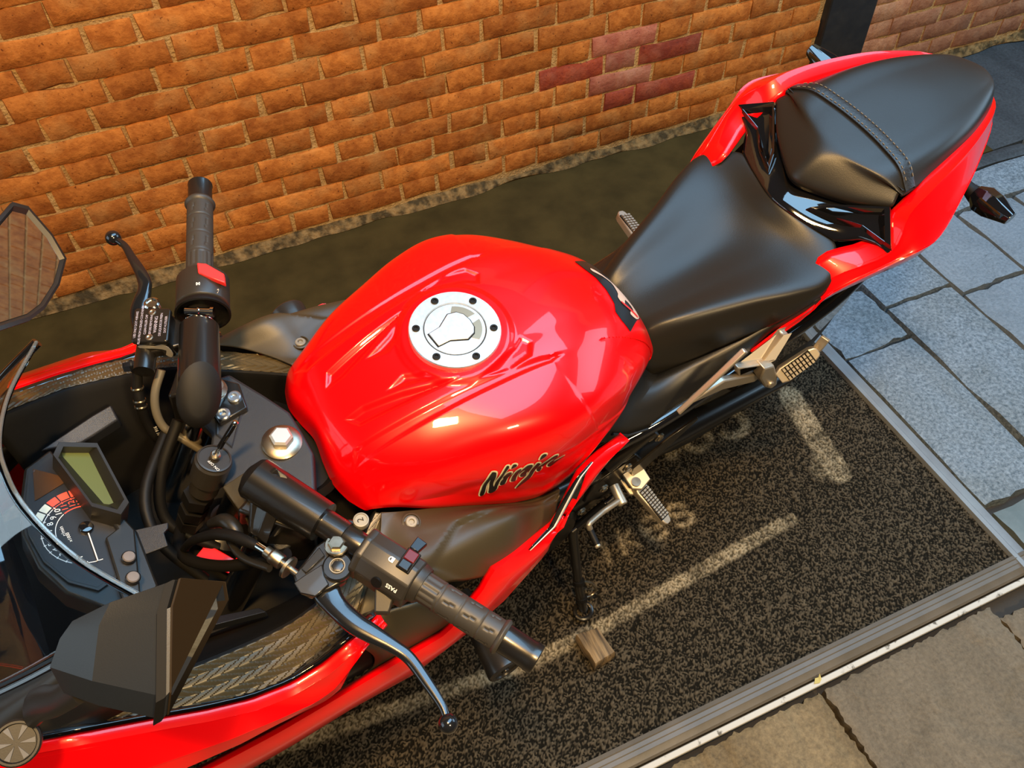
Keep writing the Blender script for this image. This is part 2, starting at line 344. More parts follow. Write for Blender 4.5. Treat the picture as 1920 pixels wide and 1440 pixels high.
for i, (x0, x1, y0, y1, m) in enumerate([
    (1.42, 1.640, 1.026, 1.234, BLUE), (1.42, 1.640, .515, 1.020, BLUE), (1.650, 1.885, 1.140, 1.80, BLUE), (1.650, 1.885, .40, 1.134, BLUE),
    (1.893, 2.125, 1.095, 1.60, BLUE2), (1.893, 2.125, .50, 1.088, BLUE2), (2.133, 2.36, .80, 1.38, BLUE2), (2.133, 2.62, 1.388, 1.53, BLUE), (2.368, 2.75, .7, 1.38, BLUE2), (2.63, 2.755, 1.388, 1.60, BLUE), (2.133, 2.36, .50, .793, BLUE), (3.01, 4.3, -.2, .69, BLUE2), (3.31, 4.3, .70, .892, BLUE),
    (1.893, 2.62, 1.535, 1.598, DKS), (2.762, 3.3, .70, 1.60, BLUE), (2.50, 3.4, 1.604, YW, DKS), (3.41, 4.3, 1.605, YW, DKS), (3.31, 4.3, .9, 1.60, BLUE2), (1.42, 1.640, 1.24, 1.598, BLUE),
    (1.893, 2.36, -.2, .494, BLUE), (2.368, 3.0, -.2, .692, BLUE2)]):
    slabtop('paver', x0+jj/2, x1-jj/2, y0+jj/2, y1-jj/2, m, z=.0015*((i*7) % 5-2), seed=30+i, amp=.0012, jag=.003)
slabtop('paver', 1.43, 1.885, .30, .495, mat('smooth_grey_green_stone', (.095, .125, .125), .5, noise=(20, 6, (.14, .17, .17), .35, .7), bump=(50, .5, .003)), z=-.004, seed=60, amp=.0008, jag=.002)
for i, (x0, x1, y0, y1, m) in enumerate([(-.6, .798, -.62, .318, BROWN2), (.806, 1.240, -.62, .318, BROWN), (1.248, 2.0, -.62, .29, BROWN), (-2.2, -.61, -.62, .318, BROWN), (-.3, .5, -1.4, -.63, BROWN), (.51, 1.5, -1.4, -.63, BROWN2)]):
    slabtop('paver', x0, x1, y0, y1, m, z=.001*i, seed=80+i, amp=.0010, jag=.002, nx=14, ny=10, riven=(1 + (i == 0)) if i < 3 else None)
WL = mat('worn_white_strip', (.50, .48, .42), .6, noise=(60, 8, (.10, .08, .05), .60, .70))
tr = box('trim_3', (-.3, .333, .003), (3.9, .012, .011), WL, bevel=.002); tr['kind'] = 'structure'
# ---------------------------------------------------------------- coil mat
mat_root = bpy.data.objects.new('doormat', None); COL.objects.link(mat_root); mat_root.location = (.3, 1.0, 0)
tag(mat_root, 'large dark coil mat with worn pale lettering under the red motorcycle', 'mat')
MX0, MX1, MY0, MY1 = -.95, 1.366, .388, 1.52
dx = .0031; xs = np.arange(MX0, MX1, dx); ys = np.arange(MY0, MY1, dx)
XX, YY = np.meshgrid(xs, ys, indexing='ij'); NX, NY = XX.shape
def blur(a, k):
    for ax in (0, 1):
        s = np.cumsum(np.pad(a, [(k+1, k) if i == ax else (0, 0) for i in (0, 1)], mode='edge'), axis=ax)
        a = (np.take(s, range(2*k+1, s.shape[ax]), axis=ax)-np.take(s, range(0, s.shape[ax]-2*k-1), axis=ax))/(2*k+1)
    return a
hgt = rng.random((NX, NY)); ZZ = .0030+.0045*(hgt-.5)
ZZ += .0009*blur(rng.normal(0, 1, (NX, NY)), 3)
pr = np.zeros((NX, NY))
def stroke(pts, wd, val=1.):
    pts = np.asarray(pts, float)
    for a, b in zip(pts[:-1], pts[1:]):
        d = b-a; t = np.clip(((XX-a[0])*d[0]+(YY-a[1])*d[1])/(d@d+1e-9), 0, 1)
        q = np.hypot(XX-a[0]-t*d[0], YY-a[1]-t*d[1]); s = np.clip((wd/2+.004-q)/.008, 0, 1)*val
        np.maximum(pr, s, out=pr)
def arc(cx, cy, rx, ry, a0, a1, n=18): return [(cx+rx*math.cos(a), cy+ry*math.sin(a)) for a in np.radians(np.linspace(a0, a1, n))]
stroke([(-.25, .660), (.286, .612), (.45, .620), (.98, .672)], .030, .62); stroke([(.44, .622), (.98, .674)], .024, .35)
stroke([(1.165, .735), (1.20, .98)], .060, .62); stroke([(1.13, .755), (1.17, .80)], .05, .2)
# letters: 'ikes' in the lower row, '.oo' in the upper one
stroke([(.545, .752), (.552, .795)], .012, .38); stroke([(.587, .752), (.600, .812)], .012, .42); stroke([(.592, .778), (.622, .800)], .010, .42); stroke([(.596, .784), (.628, .756)], .010, .42)
stroke([(.655, .782)]+arc(.680, .783, .026, .029, 0, 310), .014, .55); stroke([(.655, .784), (.704, .784)], .010, .45)
stroke(arc(.752, .803, .019, .014, 20, 260)+arc(.755, .775, .021, .015, 90, -160), .013, .55)
stroke([(.822, .945), (.842, .958)], .030, .62); stroke(arc(.903, .964, .034, .033, 100, 425), .024, .60); stroke(arc(1.010, .966, .038, .038, -150, 150), .024, .62)
wear = blur(rng.random((NX, NY)), 6); wear = np.clip((wear-wear.mean())/wear.std()*.28+.75, .2, 1)
pr *= wear
V = np.stack([XX, YY, ZZ], -1).reshape(-1, 3)-np.array([.3, 1.0, 0])
idx = np.arange(NX*NY).reshape(NX, NY)
Q = np.stack([idx[:-1, :-1], idx[1:, :-1], idx[1:, 1:], idx[:-1, 1:]], -1).reshape(-1, 4)
me = bpy.data.meshes.new('pile'); me.vertices.add(len(V)); me.vertices.foreach_set('co', V.ravel())
me.loops.add(Q.size); me.loops.foreach_set('vertex_index', Q.ravel().astype(np.int32))
me.polygons.add(len(Q)); me.polygons.foreach_set('loop_start', np.arange(0, Q.size, 4, dtype=np.int32))
me.update(calc_edges=True); me.validate()
at = me.attributes.new('print', 'FLOAT', 'POINT'); at.data.foreach_set('value', pr.ravel().astype(np.float32))
at = me.attributes.new('fibre', 'FLOAT', 'POINT'); at.data.foreach_set('value', hgt.ravel().astype(np.float32))
PILE = mat('coil_pile', (.03, .027, .02), .9, 0, 0, .12); nt, b = node(PILE)
a1 = nt.nodes.new('ShaderNodeAttribute'); a1.attribute_name = 'print'; a2 = nt.nodes.new('ShaderNodeAttribute'); a2.attribute_name = 'fibre'
r = nt.nodes.new('ShaderNodeValToRGB'); e = r.color_ramp.elements; e[0].position = .35; e[1].position = 1.; e[0].color = (.006, .005, .0028, 1); e[1].color = (.100, .080, .052, 1)
nt.links.new(a2.outputs['Fac'], r.inputs[0])
mx = nt.nodes.new('ShaderNodeMix'); mx.data_type = 'RGBA'; nt.links.new(a1.outputs['Fac'], mx.inputs['Factor']); nt.links.new(r.outputs[0], mx.inputs[6])
r2 = nt.nodes.new('ShaderNodeValToRGB'); e = r2.color_ramp.elements; e[0].position = .1; e[1].position = .9; e[0].color = (.10, .08, .045, 1); e[1].color = (.55, .46, .30, 1)
nt.links.new(a2.outputs['Fac'], r2.inputs[0]); nt.links.new(r2.outputs[0], mx.inputs[7]); nt.links.new(mx.outputs[2], b.inputs['Base Color'])
pile = link('pile', me, PILE, mat_root, smooth=False); pile['kind'] = 'stuff'
EDGE = mat('grey_vinyl_edging', (.20, .225, .24), .42, noise=(14, 5, (.16, .17, .18), .35, .7), bump=(60, .2, .002))
EDGE2 = mat('brownish_vinyl_edging', (.115, .095, .068), .45, noise=(14, 5, (.085, .070, .048), .35, .7), bump=(60, .2, .002))
def strip(name, prof, a, b, m, n=2):   # prof: (across, height); a,b ends along, across dir computed
    a, b = np.array(a, float), np.array(b, float); d = (b-a)/np.linalg.norm(b-a); c = np.array([-d[1], d[0], 0])
    ps = [a+(b-a)*t for t in np.linspace(0, 1, n)]
    G = np.array([[p+c*x+np.array([0, 0, z]) for x, z in prof] for p in ps])-np.array([.3, 1.0, 0])
    return surf(name, None, m, mat_root, G=G, angle=20)
strip('border', [(-.006, 0), (-.004, .014), (.008, .015), (.010, .012), (.020, .012), (.022, .010), (.030, .009), (.032, .007), (.046, .002), (.048, -.004)][::-1], (MX1+.044, MY0-.045, 0), (MX0, MY0-.045, 0), EDGE2) if False else None
fb = [(.046, 0), (.044, .013), (.036, .0145), (.034, .0125), (.026, .012), (.024, .0105), (.016, .010), (.014, .0085), (.004, .005), (.0, .001), (0, -.004)]
strip('border', fb, (MX0, .344, 0), (1.412, .344, 0), EDGE2)
rb = [(.046, 0), (.044, .014), (.034, .015), (.030, .012), (.018, .010), (.004, .004), (0, -.004)]
strip('border', rb, (1.412, .344, 0), (1.412, 1.56, 0), EDGE)
# ---------------------------------------------------------------- motorcycle (x forward, y left, z up in its own frame)
bike = bpy.data.objects.new('motorcycle', None); COL.objects.link(bike)
BF, BL, BU = np.array([-.9859986, -.1667537, 0]), np.array([.1639069, -.9691653, -.1839922]), np.array([.0306814, -.1814160, .9829277])
BO = np.array([.97551584, 1.03420383, .009])
bike.matrix_world = Matrix(((BF[0], BL[0], BU[0], BO[0]), (BF[1], BL[1], BU[1], BO[1]), (BF[2], BL[2], BU[2], BO[2]), (0, 0, 0, 1)))
tag(bike, 'red sport motorcycle with black seats leaning on its side stand by the brick wall', 'motorcycle')
# ---- fuel tank
TK = [
 [(.999, 0, .800), (1.004, .035, .796), (1.006, .066, .790), (1.000, .092, .786), (.994, .105, .785), (.990, .112, .784), (.987, .116, .783), (.984, .118, .782)],
 [(.990, 0, .842), (.993, .038, .838), (.995, .068, .832), (.987, .097, .822), (.982, .110, .812), (.980, .117, .802), (.978, .121, .795), (.976, .123, .788)],
 [(.962, 0, .864), (.962, .042, .864), (.960, .074, .863), (.953, .106, .850), (.951, .122, .828), (.950, .130, .806), (.949, .134, .793), (.948, .134, .782)],
 [(.90, 0, .887), (.90, .045, .887), (.90, .083, .884), (.90, .126, .868), (.90, .146, .838), (.90, .153, .796), (.90, .155, .772), (.90, .152, .755)],
 [(.84, 0, .900), (.84, .05, .900), (.84, .093, .896), (.84, .142, .879), (.84, .163, .846), (.84, .172, .790), (.84, .172, .752), (.84, .168, .726)],
 [(.78, 0, .9055), (.78, .05, .9055), (.78, .099, .902), (.78, .157, .886), (.78, .179, .850), (.78, .186, .785), (.78, .184, .720), (.78, .178, .683)],
 [(.72, 0, .906), (.72, .05, .906), (.72, .102, .903), (.72, .166, .884), (.72, .186, .848), (.72, .192, .775), (.72, .190, .698), (.72, .182, .656)],
 [(.66, 0, .899), (.66, .05, .898), (.66, .101, .893), (.66, .162, .868), (.66, .180, .832), (.66, .185, .765), (.66, .182, .695), (.66, .172, .655)],
 [(.60, 0, .884), (.60, .05, .882), (.60, .096, .872), (.60, .148, .838), (.60, .163, .804), (.60, .168, .752), (.60, .162, .714), (.60, .150, .694)],
 [(.545, 0, .858), (.545, .045, .855), (.545, .085, .842), (.545, .126, .806), (.545, .139, .777), (.545, .141, .747), (.545, .136, .724), (.545, .128, .712)],
 [(.495, 0, .818), (.495, .04, .815), (.495, .075, .801), (.495, .102, .775), (.495, .112, .755), (.495, .114, .738), (.495, .112, .724), (.495, .106, .715)],
 [(.458, 0, .765), (.458, .035, .762), (.458, .060, .753), (.458, .080, .737), (.458, .087, .727), (.458, .089, .718), (.458, .088, .712), (.458, .085, .706)],
]
NV = 14
TG = grid([sym(h) for h in TK], 12, NV)
def seglen(p, a, b):
    d = b-a; t = np.clip(((p-a)@d)/(d@d), 0, 1); return np.linalg.norm(p-a-t[..., None]*d, axis=-1), t
def sst(a, b, x):
    t = np.clip((x-a)/(b-a), 0, 1); return t*t*(3-2*t)
def poly_sd(px, py, poly):      # signed distance, negative inside
    P = np.asarray(poly, float); d = np.full(px.shape, 9.); ins = np.zeros(px.shape, bool)
    for a, b in zip(P, np.roll(P, -1, 0)):
        e = b-a; t = np.clip(((px-a[0])*e[0]+(py-a[1])*e[1])/(e@e), 0, 1)
        d = np.minimum(d, np.hypot(px-a[0]-t*e[0], py-a[1]-t*e[1]))
        c = ((a[1] <= py) & (b[1] > py)) | ((b[1] <= py) & (a[1] > py))
        ins ^= c & (px < (b[0]-a[0])*(py-a[1])/(b[1]-a[1]+1e-12)+a[0])
    return np.where(ins, -d, d)
def tank_relief(G):
    x, y, z = G[..., 0], np.abs(G[..., 1]), G[..., 2]
    up = np.zeros(G.shape[:2]); up[:, :] = 1
    topw = sst(.80, .84, z)
    # raised collar round the filler
    rr = np.hypot(x-.784, G[..., 1]-.003)
    dz = .004*(1-sst(.070, .082, rr))*topw
    # long side gully running forward from the filler
    g1 = poly_sd(x, y, [(.982, .086), (.688, .104), (.672, .100), (.705, .091), (.970, .067)])
    dz = dz-.0028*sst(.002, -.005, g1)*topw
    g2 = poly_sd(x, y, [(.962, .026), (.950, .046), (.885, .057), (.815, .066), (.885, .040), (.935, .026)])
    dz = dz-.0050*sst(.002, -.007, g2)*topw
    g3 = poly_sd(x, y, [(.900, .028), (.872, .020), (.848, .034), (.838, .052), (.862, .040)])
    dz = dz-.0030*sst(.002, -.006, g3)*topw
    g4 = poly_sd(x, y, [(.792, .079), (.728, .062), (.712, .052), (.703, .066), (.715, .083), (.750, .090)])
    dz = dz-.0030*sst(.002, -.005, g4)*topw
    # crease line outside it
    # knee hollow on the flank
    d2 = poly_sd(x, z, [(.92, .792), (.86, .808), (.74, .806), (.66, .792), (.60, .760), (.66, .708), (.74, .695), (.82, .738)])
    dy = -.0035*sst(.012, -.018, d2)*(z < .86)
    # recessed rear shoulder panel
    d3 = poly_sd(x, z, [(.695, .905), (.655, .80), (.50, .70), (.43, .72), (.50, .84)])
    H = G.copy(); H[..., 2] += dz
    H[..., 1] += np.sign(G[..., 1])*(dy-.0025*sst(.002, -.004, d3)*(y > .095))
    return H
TG = np.stack([cr(TG[:, j], 3) for j in range(TG.shape[1])], 1); TG = np.stack([cr(TG[i], 2) for i in range(TG.shape[0])], 0); TG = tank_relief(TG)
tank = surf('fuel_tank', None, RED, bike, G=TG, angle=55, solid=.004)
TT = TG.reshape(-1, 3).tolist(); TF = gridfaces(*TG.shape[:2])
TBVH = BVHTree.FromPolygons([Vector(p) for p in TT], TF)
# front collar round the steering head
th = np.linspace(-1, 1, 15)
# ---- filler cap
cap = lathe('fuel_cap', [(.0615, -.012), (.0615, .004), (.0605, .0055), (.0425, .0055), (.0415, .004), (.0415, .0)], (.784, .003, .909), (.0, 0, 1), BRAL, bike, 56)
v, f = lathe_vf([(.0405, 0), (.0405, .0035), (.040, .0042), (.0, .0042)], (.784, .003, .910), (0, 0, 1), 48)
lid = mesh('cap_disc', v, f, BRAL, cap, 30)
lathe('cap_groove', [(.0425, 0), (.0425, .002), (.040, .002), (.040, 0)], (.784, .003, .9105), (0, 0, 1), DARK, cap, 48)
def capP(px, py): # pixels in the enlarged drawing -> plane of the cap
    return px, py
ang = math.radians(-24)
def capxy(r, a): return (r*math.cos(a), r*math.sin(a))
for k in range(6):
    a = math.radians(31+60*k); capscrew('cap_bolt', (.784+.0512*math.cos(a), .003+.0512*math.sin(a), .9145), (0, 0, 1), .0052, .0022, DARK, cap)
# key cover: a rounded flap with two scooped pockets beside it (u along the flap, towards the front left)
U = np.array([math.cos(math.radians(4)), math.sin(math.radians(4)), 0]); W_ = np.array([-U[1], U[0], 0])
def flip(P): return [(a, b) for a, b in P]
flap = cr([(.034, -.0115), (.034, .0115), (.016, .0125), (.006, .018), (-.004, .0235), (-.016, .020), (-.022, .012), (-.024, 0), (-.022, -.012), (-.016, -.020), (-.004, -.0235), (.006, -.018), (.016, -.0125)], 1, True)
prism('key_cover', flap, (.784, .003, .9143), U, W_, (0, 0, .0022), BRAL, cap, .0008)
gap = [(a*1.05, b*1.07) for a, b in flap]
prism('cover_gap', gap, (.784, .003, .9142), U, W_, (0, 0, .0006), DARK, cap)
for s in (-1, 1):
    pk = [capxy(.036, math.radians(a)) for a in np.linspace(118, 172, 8)]+[(-.021, .006), (-.010, .0245)]
    pk = [(a, s*b) for a, b in pk]
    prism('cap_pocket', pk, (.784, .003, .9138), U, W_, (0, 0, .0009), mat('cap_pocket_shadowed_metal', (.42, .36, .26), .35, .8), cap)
tank['label'] = 'glossy red fuel tank with black lettering on its flank'; cap['label'] = 'round silver filler cap with six dark screws'
# ---- rear pad on the tank
def on_tank(x, y, z, d=(0, 0, -1), lift=.0006):
    h, n, i, q = TBVH.ray_cast(Vector((x, y, z)), Vector(d))
    if h is None: return None
    if n.dot(Vector(d)) > 0: n = -n
    return np.array(h+n*lift)
def decal(name, poly, m, parent, d, plane, lift=.0008, step=.006, thick=0):
    # fill a polygon (2D), drop it on the tank along d
    bm = bmesh.new(); vs = [bm.verts.new((p[0], p[1], 0)) for p in poly]; bm.faces.new(vs)
    bmesh.ops.triangulate(bm, faces=bm.faces)
    for _ in range(2):
        es = [e for e in bm.edges if e.calc_length() > step]
        if not es: break
        bmesh.ops.subdivide_edges(bm, edges=es, cuts=max(1, int(max(e.calc_length() for e in es)/step/2)), use_grid_fill=False)
        bmesh.ops.triangulate(bm, faces=bm.faces)
    V = []; ok = True
    for v_ in bm.verts:
        p = on_tank(*plane(v_.co.x, v_.co.y), d=d, lift=lift)
        if p is None: p = plane(v_.co.x, v_.co.y); p = np.array(p)+np.array(d)*.3
        V.append(p)
    bm.verts.index_update(); F = [tuple(q.index for q in fc.verts) for fc in bm.faces]; bm.free()
    return mesh(name, V, F, m, parent, None)
PADB = mat('black_tank_pad', (.012, .011, .011), .3, coat=.4)
# ---- seats
ST = [
 [(.470, 0, .722), (.470, .035, .720), (.470, .060, .714), (.468, .075, .695), (.466, .082, .640)],
 [(.440, 0, .742), (.440, .036, .744), (.441, .064, .747), (.440, .083, .715), (.436, .090, .634)],
 [(.385, 0, .757), (.385, .045, .763), (.387, .084, .770), (.384, .104, .735), (.372, .113, .664)],
 [(.300, 0, .770), (.300, .055, .780), (.303, .112, .792), (.300, .130, .765), (.297, .136, .705)],
 [(.235, 0, .788), (.235, .065, .796), (.238, .136, .806), (.236, .154, .788), (.235, .157, .748)],
 [(.190, 0, .814), (.186, .070, .813), (.185, .146, .815), (.188, .164, .805), (.192, .167, .786)],
 [(.163, 0, .840), (.146, .070, .837), (.132, .114, .833), (.160, .152, .817), (.176, .165, .797)],
 [(.160, 0, .800), (.143, .070, .797), (.129, .114, .800), (.158, .150, .790), (.174, .164, .780)],
]
seat = surf('rider_seat', [sym(h) for h in ST], LEA, bike, 8, 8, solid=.006, angle=50)
PS = [
 [(.138, 0, .868), (.126, .031, .868), (.098, .085, .876), (.066, .130, .890)],
 [(.142, 0, .886), (.130, .032, .886), (.101, .088, .894), (.066, .136, .906)],
 [(.104, 0, .925), (.097, .030, .924), (.078, .080, .922), (.052, .128, .921)],
 [(.060, 0, .937), (.060, .055, .937), (.055, .100, .936), (.046, .136, .921)],
 [(-.05, 0, .948), (-.05, .060, .948), (-.05, .104, .946), (-.05, .124, .924)],
 [(-.15, 0, .955), (-.15, .050, .953), (-.15, .086, .950), (-.15, .105, .926)],
 [(-.24, 0, .953), (-.24, .036, .951), (-.24, .056, .946), (-.24, .070, .920)],
 [(-.295, 0, .936), (-.293, .016, .934), (-.290, .028, .928), (-.285, .038, .908)],
 [(-.312, 0, .898), (-.308, .012, .898), (-.302, .022, .896), (-.296, .030, .890)],
]
pil = surf('pillion_seat', [sym(h) for h in PS], LEA, bike, 8, 10, solid=.006, angle=50)
seat['label'] = 'black front seat'; pil['label'] = 'raised black rear seat with a stitched strap'
# strap over the pillion seat
PB = BVHTree.FromObject(pil, bpy.context.evaluated_depsgraph_get())
def drop(B, x, y, lift):
    h, n, i, q = B.ray_cast(Vector((x, y, 1.2)), Vector((0, 0, -1)))
    return None if h is None else np.array(h)+np.array([0, 0, lift])
rowsS = []
for yy in np.linspace(-.1335, .1335, 30):
    a = .028+.021*(abs(yy)/.136)**2; bnd = []
    for o_, l in ((0, -.001), (.0005, .0045), (-.003, .0055), (-.0185, .0055), (-.021, .0045), (-.0215, -.001)):
        p = drop(PB, a+o_*1.0, yy, l); bnd.append(p if p is not None else np.array([a+o_, yy, .91]))
    rowsS.append(bnd)
strap = surf('strap', None, LEA2, pil, G=np.array(rowsS), angle=35)
STI = mat('tan_thread', (.20, .16, .10), .7)
V, F = [], []
for k in range(30):
    for o_ in (-.003, -.0185):
        y0 = -.125+.25*k/30; P = []
        for yy in (y0, y0+.0045):
            a = .028+.021*(abs(yy)/.136)**2; p = drop(PB, a+o_, yy, .0062); P.append(p if p is not None else (a+o_, yy, .93))
        v, f = tube_vf(P, .0006, 5); V, F = join_vf((V, F), (v, f))
mesh('stitching', V, F, STI, pil)['kind'] = 'stuff'
# ---- red tail fairing, one shell per side
TL = [
 [(.282, .152, .682), (.282, .156, .682), (.282, .156, .679), (.282, .154, .676)],
 [(.235, .156, .722), (.235, .161, .722), (.236, .162, .712), (.240, .159, .690)],
 [(.195, .160, .765), (.195, .168, .766), (.197, .168, .745), (.200, .165, .720)],
 [(.172, .120, .826), (.172, .158, .815), (.174, .174, .800), (.178, .170, .772)],
 [(.104, .142, .852), (.100, .187, .864), (.096, .198, .852), (.100, .190, .812)],
 [(.070, .138, .895), (.066, .166, .912), (.060, .209, .872), (.050, .200, .826)],
 [(.020, .131, .920), (.018, .156, .932), (.012, .207, .876), (.005, .199, .836)],
 [(-.07, .113, .930), (-.07, .136, .940), (-.07, .173, .888), (-.07, .168, .852)],
 [(-.15, .094, .932), (-.15, .112, .940), (-.15, .136, .894), (-.15, .131, .866)],
 [(-.24, .060, .924), (-.24, .074, .930), (-.24, .086, .902), (-.24, .080, .884)],
 [(-.312, .014, .898), (-.318, .018, .900), (-.318, .026, .890), (-.312, .022, .880)],
]
for s in (1, -1):
    R = [[(x, s*y, z) for x, y, z in r] for r in TL]
    R = [[r[0], r[1], r[1], r[2], r[2], r[3]] for r in R]
    R2 = [[np.array(r[0]), np.array(r[1])*.92+np.array(r[0])*.08, np.array(r[1])*.92+np.array(r[3])*.08, np.array(r[3])*.9+np.array(r[1])*.1, np.array(r[3])*.97+np.array(r[4])*.03, np.array(r[5])] for r in R]
    t = surf('tail_fairing', R2, RED, bike, 4, 3, solid=.004, off=-1 if s > 0 else 1, angle=30)
    # seam groove across the flank
    pts = [(.070, s*.1665, .9135), (.058, s*.186, .897), (.050, s*.2055, .872), (.052, s*.2035, .846), (.060, s*.200, .826)]
tailcap = slab('tail_tip', [(-.312, -.026, .880), (-.324, 0, .884), (-.312, .026, .880), (-.250, .070, .880), (-.250, -.070, .880)], (0, 0, .018), RED, bike, .004)
under = loops('tail_underside', [[(.20, s*.150, .70), (.20, s*.150, .62), (.20, 0, .60)][::1]+[(.20, -s*.150, .62), (.20, -s*.150, .70)] for s in (1,)]+
              [[(.02, .175, .80), (.02, .13, .68), (.02, 0, .66), (.02, -.13, .68), (.02, -.175, .80)], [(-.20, .09, .87), (-.20, .07, .80), (-.20, 0, .79), (-.20, -.07, .80), (-.20, -.09, .87)]], DARK, bike)
# gloss black trim between the seats
TRM = [
 [(.165, 0, .838), (.148, .068, .836), (.130, .113, .834)],
 [(.156, 0, .845), (.141, .060, .843), (.119, .127, .842)],
 [(.140, 0, .852), (.122, .066, .851), (.107, .141, .8525)],
 [(.122, 0, .858), (.102, .085, .862), (.100, .166, .860)],
 [(.100, 0, .864), (.084, .110, .874), (.0965, .186, .8635)],
 [(.070, 0, .870), (.058, .115, .892), (.069, .138, .897)],
]
trim = surf('seat_surround', [sym(h) for h in TRM], GLOSS, bike, 3, 6, solid=.004, angle=30)
for s in (1, -1):
    # raised arrow-shaped duct frame
    def T3(P, dz=0): return [np.array((x, s*y, z+dz)) for x, y, z in P]
    out = T3([(.142, .046, .851), (.118, .065, .864), (.070, .137, .901), (.0975, .186, .868), (.1015, .128, .863), (.126, .088, .859)], .001)
    c = sum(out)/len(out)
    inn = [p*.80+c*.20 for p in out]; dn = [p+np.array([0, 0, -.010]) for p in [q*.75+c*.25 for q in out]]
    top = [p+np.array([0, 0, .006]) for p in [q*.93+c*.07 for q in out]]
    low = [p+np.array([0, 0, -.006]) for p in out]
    fr_ = loops('arrow_duct', [low, out, top, [p+np.array([0, 0, .005]) for p in inn], dn], GLOSS, trim, angle=20)
    vane = T3([(.128, .063, .862), (.076, .110, .880), (.082, .122, .876), (.120, .078, .861)], .003)
    slab('duct_vane', vane, (0, 0, -.012), GLOSS, fr_, .0015)
# ---------------------------------------------------------------- fairing
def resample(P, n):
    P = np.asarray(P, float); d = np.r_[0, np.cumsum(np.linalg.norm(np.diff(P, axis=0), axis=1))]; t = np.linspace(0, d[-1], n)
    return np.stack([np.interp(t, d, P[:, i]) for i in range(3)], 1)
def band(name, A, B, m, s=1, n=24, bulge=.008, lip=.012, parent=None, ledge=0):
    A = resample(A, n); B = resample(B, n); R = []
    for a, b in zip(A, B):
        mid = a*.55+b*.45+np.array([0, bulge, bulge*.6]); u = (a-b)/(np.linalg.norm(a-b)+1e-6)
        if ledge:
            R.append([a+np.array([0, -lip*.6, -lip]), a+np.array([0, -.001, -.002]), a+np.array([0, .002, .000]), a+np.array([0, ledge*.62, -.004]), a+np.array([0, ledge*.66, -.0045]), a*.42+b*.58+np.array([0, ledge*.55, .004]), a*.40+b*.60+np.array([0, ledge*.53, .003]), b, b+np.array([0, -lip, -lip*.35])]); continue
        R.append([a+np.array([0, -lip*.9, -lip*.8]), a+np.array([0, -.0015, -.002]), a*.93+b*.07+np.array([0, bulge*.2, bulge*.2]), mid, b*.93+a*.07+np.array([0, bulge*.25, 0]), b, b+np.array([0, -lip, -lip*.35])])
    R = np.array(R); R[..., 1] *= s
    return surf(name, None, m, parent or bike, G=grid(R, 1, 2), angle=35, solid=.003, off=-1 if s > 0 else 1)
UPI = [(1.60, .12, .905), (1.45, .19, .895), (1.36, .222, .880), (1.302, .237, .847), (1.251, .252, .822), (1.206, .262, .800), (1.162, .266, .784), (1.119, .266, .786), (1.085, .262, .795), (1.034, .246, .775)]
UPO = [(1.63, .14, .80), (1.48, .240, .80), (1.40, .265, .805), (1.32, .284, .790), (1.236, .292, .770), (1.200, .293, .765), (1.139, .290, .722), (1.116, .287, .718), (1.073, .271, .776), (1.034, .248, .774)]
LOT = [(1.52, .24, .70), (1.40, .275, .715), (1.281, .285, .712), (1.199, .287, .695), (1.091, .287, .683), (1.025, .286, .671), (.957, .283, .650), (.893, .268, .695), (.871, .258, .718), (.787, .24, .675), (.728, .226, .650), (.685, .203, .722), (.64, .190, .715), (.580, .180, .701)]
LOB = [(1.50, .235, .56), (1.39, .272, .575), (1.253, .283, .580), (1.20, .285, .579), (1.11, .286, .580), (1.015, .286, .552), (.925, .283, .582), (.854, .275, .603), (.761, .25, .616), (.739, .235, .675), (.679, .215, .663), (.626, .195, .673), (.572, .178, .685)]
ACC = [(1.034, .2425, .772), (1.085, .258, .792)]
